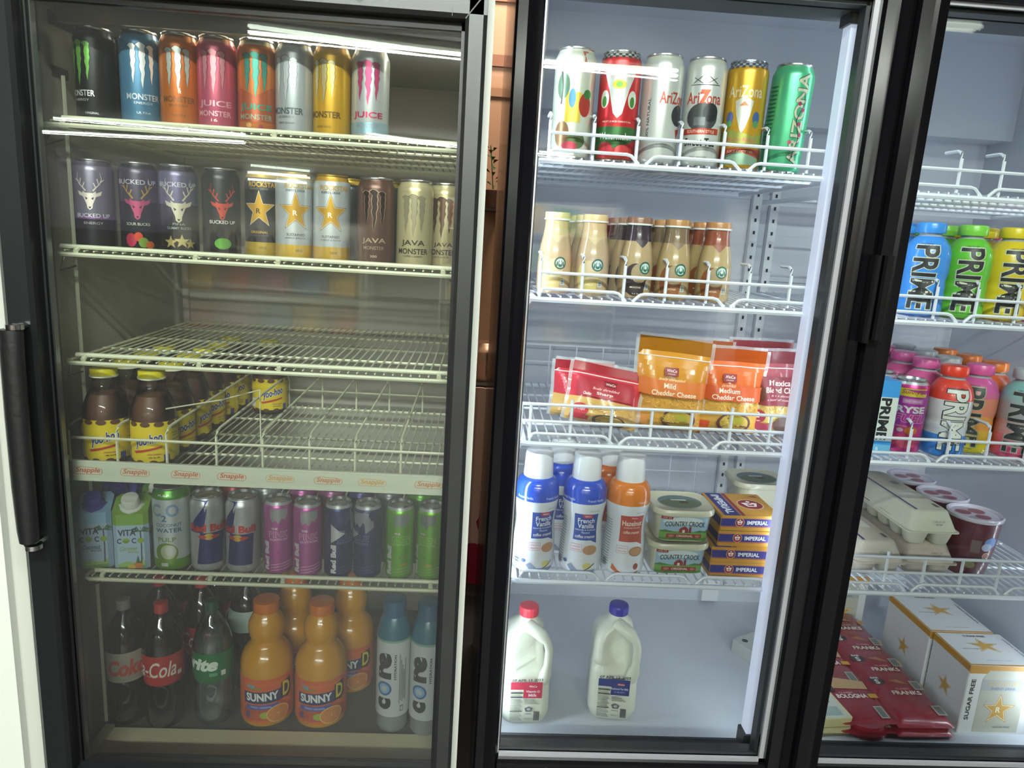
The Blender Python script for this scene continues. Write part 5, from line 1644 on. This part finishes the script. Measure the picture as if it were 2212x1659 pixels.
# ---- egg cartons
def egg(label, x, y, z, c='c4c4b4'):
    t = thing('egg_carton', label, 'egg carton', (x, y, z), 0)
    pulp = mat('egg_carton_pulp_' + c, c, .85, bump=.6, bscale=120, vary=.05)
    L_, W_ = .292, .106
    b = MB()
    yc = L_ / 2
    b.loft([rrect(W_ + .008, L_, .008, .030, 3, cy=yc), rrect(W_ + .008, L_, .008, .033, 3, cy=yc)], pulp)
    for i in range(6):
        for s in (-1, 1):
            cx, cy = s * .026, .026 + i * .048
            q = [[(cx + (p[0] - 0), cy + (p[1]), p[2]) for p in rrect(a, a, a * .35, zz, 4)] for a, zz in ((.026, 0), (.034, .004), (.048, .031))]
            b.loft(q, pulp)
    b.build('cup_tray', t, angle=50)
    l = MB()
    l.loft([rrect(W_, L_ - .006, .012, .033, 4, cy=yc), rrect(W_ - .012, L_ - .018, .014, .050, 4, cy=yc), rrect(W_ - .026, L_ - .034, .016, .070, 4, cy=yc), rrect(W_ - .034, L_ - .044, .016, .073, 4, cy=yc)], pulp)
    l.decal([('r', -34, 24, -28, 264, '4c4c84'), ('r', -20, 90, 20, 130, 'd4d4cc'), ('r', 10, 180, 26, 200, '6c6c70'), ('r', 22, 40, 30, 60, '605858')], top_map(.0731), su=0)
    l.decal([('t', 'STORE AT 45F', 12, 52, 26, 3, '7c7878', {}), ('t', '18 OZ', 12, 47, 14, 3, '7c7878', {})], lambda u, v, e: (u / 1000, .009 - .0005 - e + (v - 50) * .0006, v / 1000), su=0)
    l.decal([('r', -200, 36, -160, 48, '585858'), ('r', -120, 38, -80, 46, '706c6c')], lambda u, v, e: (-.053 - e + (v - 33) / 1000 * .4, -u / 1000, v / 1000), su=0)
    l.build('lid', t, angle=40)
    return t


egg('grey egg carton on top, lying across the two lower ones', .968, .118, .6605)
egg('grey egg carton below, second from the left', .982, .125, .587, 'bcb2a6')
egg('grey egg carton below at the left edge of the right door', .868, .120, .587, 'beb6aa')


def cup(label, x, y, z):
    t = thing('fruit_cup', label, 'cup', (x, y, z), 0)
    b = MB()
    pf = [(36, 0), (38, 2), (47, 60), (51, 118), (52, 128)]
    b.lathe(pf, [mat('cup_fruit', '5c2430', .3, coat=.5, vary=.5, bscale=60)] * 4, n=36)
    b.decal([('c', 12, 84, 16, 12, '6a8cc8'), ('c', 4, 74, 12, 9, 'a8b8d8'), ('c', 6, 54, 8, 8, 'c8b8a0'), ('c', 6, 54, 6, 6, 'a86a5c'), ('r', -30, 60, -10, 88, '6c5a58'), ('c', -24, 30, 12, 8, '7a7c54')], cyl_map(pf), su=5, sv=8)
    b.build('cup_body', t)
    l = MB()
    l.lathe([(53, 126), (54.5, 128), (54.5, 133), (52, 135), (47, 132), (46, 130)], mat('cup_lid_rim', 'c8c4d4', .15, coat=.8), n=36)
    for u, v, r in ((-20, 10, 16), (14, 16, 17), (6, -18, 15), (-14, -22, 10)):
        l.decal([('c', u, v, r, r * .9, '8c3c48' if r > 12 else 'a89c9c')], top_map(.130), su=0, mk=glossy)
    l.build('lid', t)
    return t


cup('clear cup of red fruit, nearest, beside the egg cartons', 1.088, .172, .587)
cup('clear cup of red fruit, second one back beside the egg cartons', 1.090, .286, .587)
cup('clear cup of red fruit, farthest back beside the egg cartons', 1.085, .400, .587)

# ---- packs of sliced meat, lying shingled on the floor
def pack(label, x, y, z, kind, rz, rx=.0, ry=0.0):
    t = thing('meat_pack', label, 'packet', (x, y, z), rz, rx=rx, ry=ry)
    red = mat('meat_pack_red', '861c2a', .2, coat=.7, bump=.9, bscale=22)
    w, d, h = (.125, .17, .020)
    b = MB()
    if kind == 'b':
        b.loft([rrect(.094, .094, .046, 0, 8, cy=-.038), rrect(.108, .108, .053, .005, 8, cy=-.038), rrect(.110, .110, .054, .013, 8, cy=-.036)], red)
        b.loft([rrect(w, d, .008, .011, 5, cy=.01), rrect(w + .004, d + .006, .008, .0125, 5, cy=.01), rrect(w - .01, d - .01, .02, .016, 5, cy=.01), rrect(w - .04, d - .04, .03, .018, 5, cy=.01)], red)
        A = [('p', [(-60, 30), (48, 24), (50, 48), (-30, 66), (-60, 66)], 'c09a6c'), ('p', [(-60, 62), (-34, 70), (0, 66), (-34, 66)], 'c8b830'), ('r', -60, 18, -26, 50, '2c1420'), T('S', -43, 30, 14, 20, 'e8e4e0', b=.06), T('BAR', -43, 45, 22, 7, 'e8e4e0', b=.05), T('CLASSIC', -6, 14, 30, 5, 'd8a8a0', b=.03), T('BOLOGNA', 2, 4, 66, 12, 'f0e4dc', b=.06), ('r', 38, -2, 56, 10, 'd09a30'), ('r', 28, -60, 46, -26, 'a8a8a0'), ('r', 31, -57, 43, -29, '6a6c68')]
        tz = .0186
    else:
        b.loft([rrect(w, d, .006, .0, 4), rrect(w + .006, d + .014, .004, .010, 4), rrect(w + .004, d + .012, .006, .0112, 4), rrect(w - .010, d - .016, .012, .0205, 4), rrect(w - .03, d - .04, .02, .0235, 4)], red)
        A = [('c', -36, 40, 17, 12, '2c1420'), T('S', -36, 38, 10, 14, 'e8e4e0', b=.06), T('BAR', -36, 50, 18, 6, 'e8e4e0', b=.05), ('p', [(-12, 42), (10, 46), (30, 30), (10, 34)], 'a86a40'), T('CLASSIC', 6, 16, 30, 5, 'd8a8a0', b=.03), T('FRANKS', 8, 4, 62, 12, 'e8dcd4', b=.05), ('r', 34, -62, 54, -34, 'a8a8a0'), ('r', 37, -59, 51, -37, '6a6c68'), ('r', 42, 20, 56, 34, 'c08c40')]
        tz = .0241
    A = scale_art(A, 1.12, 0)
    b.decal(A, top_map(tz), su=0, mk=lambda c: mat('pack_print_' + c, c, .3, coat=.4), lift=.4)
    b.build('pack_body', t, angle=50)
    return t


rows = ('nearest', 'second back', 'third back', 'farthest back')
pack('red meat pack lying flat at the bottom of the pile, under the nearest round pack', .905, .185, .2105, 'b', .02)
pack('red meat pack lying flat at the bottom, under the nearest sausage pack', 1.030, .195, .2105, 'f', .03)
for k in range(3):
    pack('dark red pack of sliced meat with round bulge, %s of the left pile' % rows[k], .902 - .006 * k, .190 + .120 * k, .2335 + .006 * k, 'b', .05 - .03 * k, rx=.06)
for k in range(4):
    pack('dark red sausage pack, %s of the right pile' % rows[k], 1.030 - .004 * k,   .200 + .083 * k, .2335 + .005 * k, 'f', .02, rx=.05)
for k, (x, z) in enumerate(((.806, .2105), (.806, .2335))):
    t = thing('sliced_cheese_pack', 'pale yellow and white flat pack at the left edge of the floor, %s' % ('lower', 'upper')[k], 'packet', (x, .160, z), .1)
    b = MB()
    b.loft([rrect(.11, .10, .006, 0, 4), rrect(.112, .102, .006, .020, 4)], [mat('pale_cheese', 'd8d09c', .35, coat=.5)])
    b.decal([('r', -50, -48, 50, 48, 'c8ccc4'), ('r', -40, -40, 40, -10, '9cb0a8'), T('SINGLES', 4, 10, 60, 12, '5c8474', b=.04)] if k else [('r', -50, -48, 50, 48, 'd0ccb0')], top_map(.020), su=0)
    b.build('pack_body', t)

# ---- twelve packs
def twelve(label, x, y, z, w, d, h, rz=0):
    t = thing('drink_case', label, 'box', (x, y, z), rz)
    wh = mat('case_white', 'd4d6d8', .45)
    b = MB()
    b.loft([rrect(w, d, .002, 0, 2), rrect(w, d, .002, h, 2)], wh)
    W2, D2, H2 = w * 500, d * 500, h * 1000
    gd = 'b88428'
    stars = lambda u, v, r_, ky=1: [('s', u, v, r_, 'b08c4c', ky), ('s', u, v, r_ * .9, 'e0d8c0', ky), ('s', u, v, r_ * .8, 'c0984c', ky)]
    b.decal([('r', -W2 + .5, H2 - 20, W2 - .5, H2 - .5, gd), ('t', 'SUGAR FREE', -W2 + 14, H2 * .50, H2 * .60, 10, '1c1e22', {'r': 90, 'b': .05}), ('p', [(-W2 + 34, 4), (-W2 + 34, H2 - 34), (-W2 + 40, H2 - 22), (-W2 + 46, H2 - 12), (W2 - 34, H2 - 12), (W2 - 28, H2 - 22), (W2 - 22, H2 - 34), (W2 - 22, 4)], 'b4b4a8'),
             ('r', -W2 + 34, H2 - 62, W2 - 22, H2 - 34, 'a4a8ac'), T('ROCKSTAR', 6, H2 - 44, 70, 10, 'c0a868', b=.05), T('ENERGY DRINK', 6, H2 - 56, 56, 6, '6c747c', b=.04)] + stars(4, H2 * .36, 40) + [T('R', 4, H2 * .36, 11, 14, 'e8e0cc', b=.04)] + [T('SUGAR FREE', 20, 18, 40, 5, '7c8088', b=.02)], front_map(-d / 2), su=0)
    b.decal([('r', -D2 + .5, H2 - 16, D2 - .5, H2 - .5, gd)] + stars(0, H2 * .45, 26), left_map(-w / 2), su=0)
    b.decal([('r', -W2 + .5, -D2 + .5, W2 - .5, -D2 + 5, gd), ('r', -W2 + .5, -D2, -W2 + 4, D2 - .5, gd)] + stars(6, 14, 40, .8) + [T('RECOVERY', -W2 * .4, 0, 44, 4, '6a7c94', b=.03), T('SUGAR FREE', 8, D2 - 12, 54, 7, '3a3e44', b=.05), T('ENERGY DRINK 12 PACK', 0, -D2 + 20, 60, 3.4, '7c90a8')] + [('t', 'ROCKSTAR ENERGY', W2 - 8, 0, 90, 5, '50565e', {'r': 90, 'b': .03})], top_map(h), su=0)
    b.build('case_body', t, smooth=False)
    return t


twelve('white drinks case with gold stars and black vertical lettering, nearest', 1.200, .197, .2105, .160, .130, .170)
twelve('white drinks case with gold stars directly behind the nearest case', 1.193, .355, .2105, .155, .175, .170)
twelve('white drinks case with gold stars, farthest back and left, turned sideways', 1.04, .612, .2105, .15, .145, .165, rz=.02)
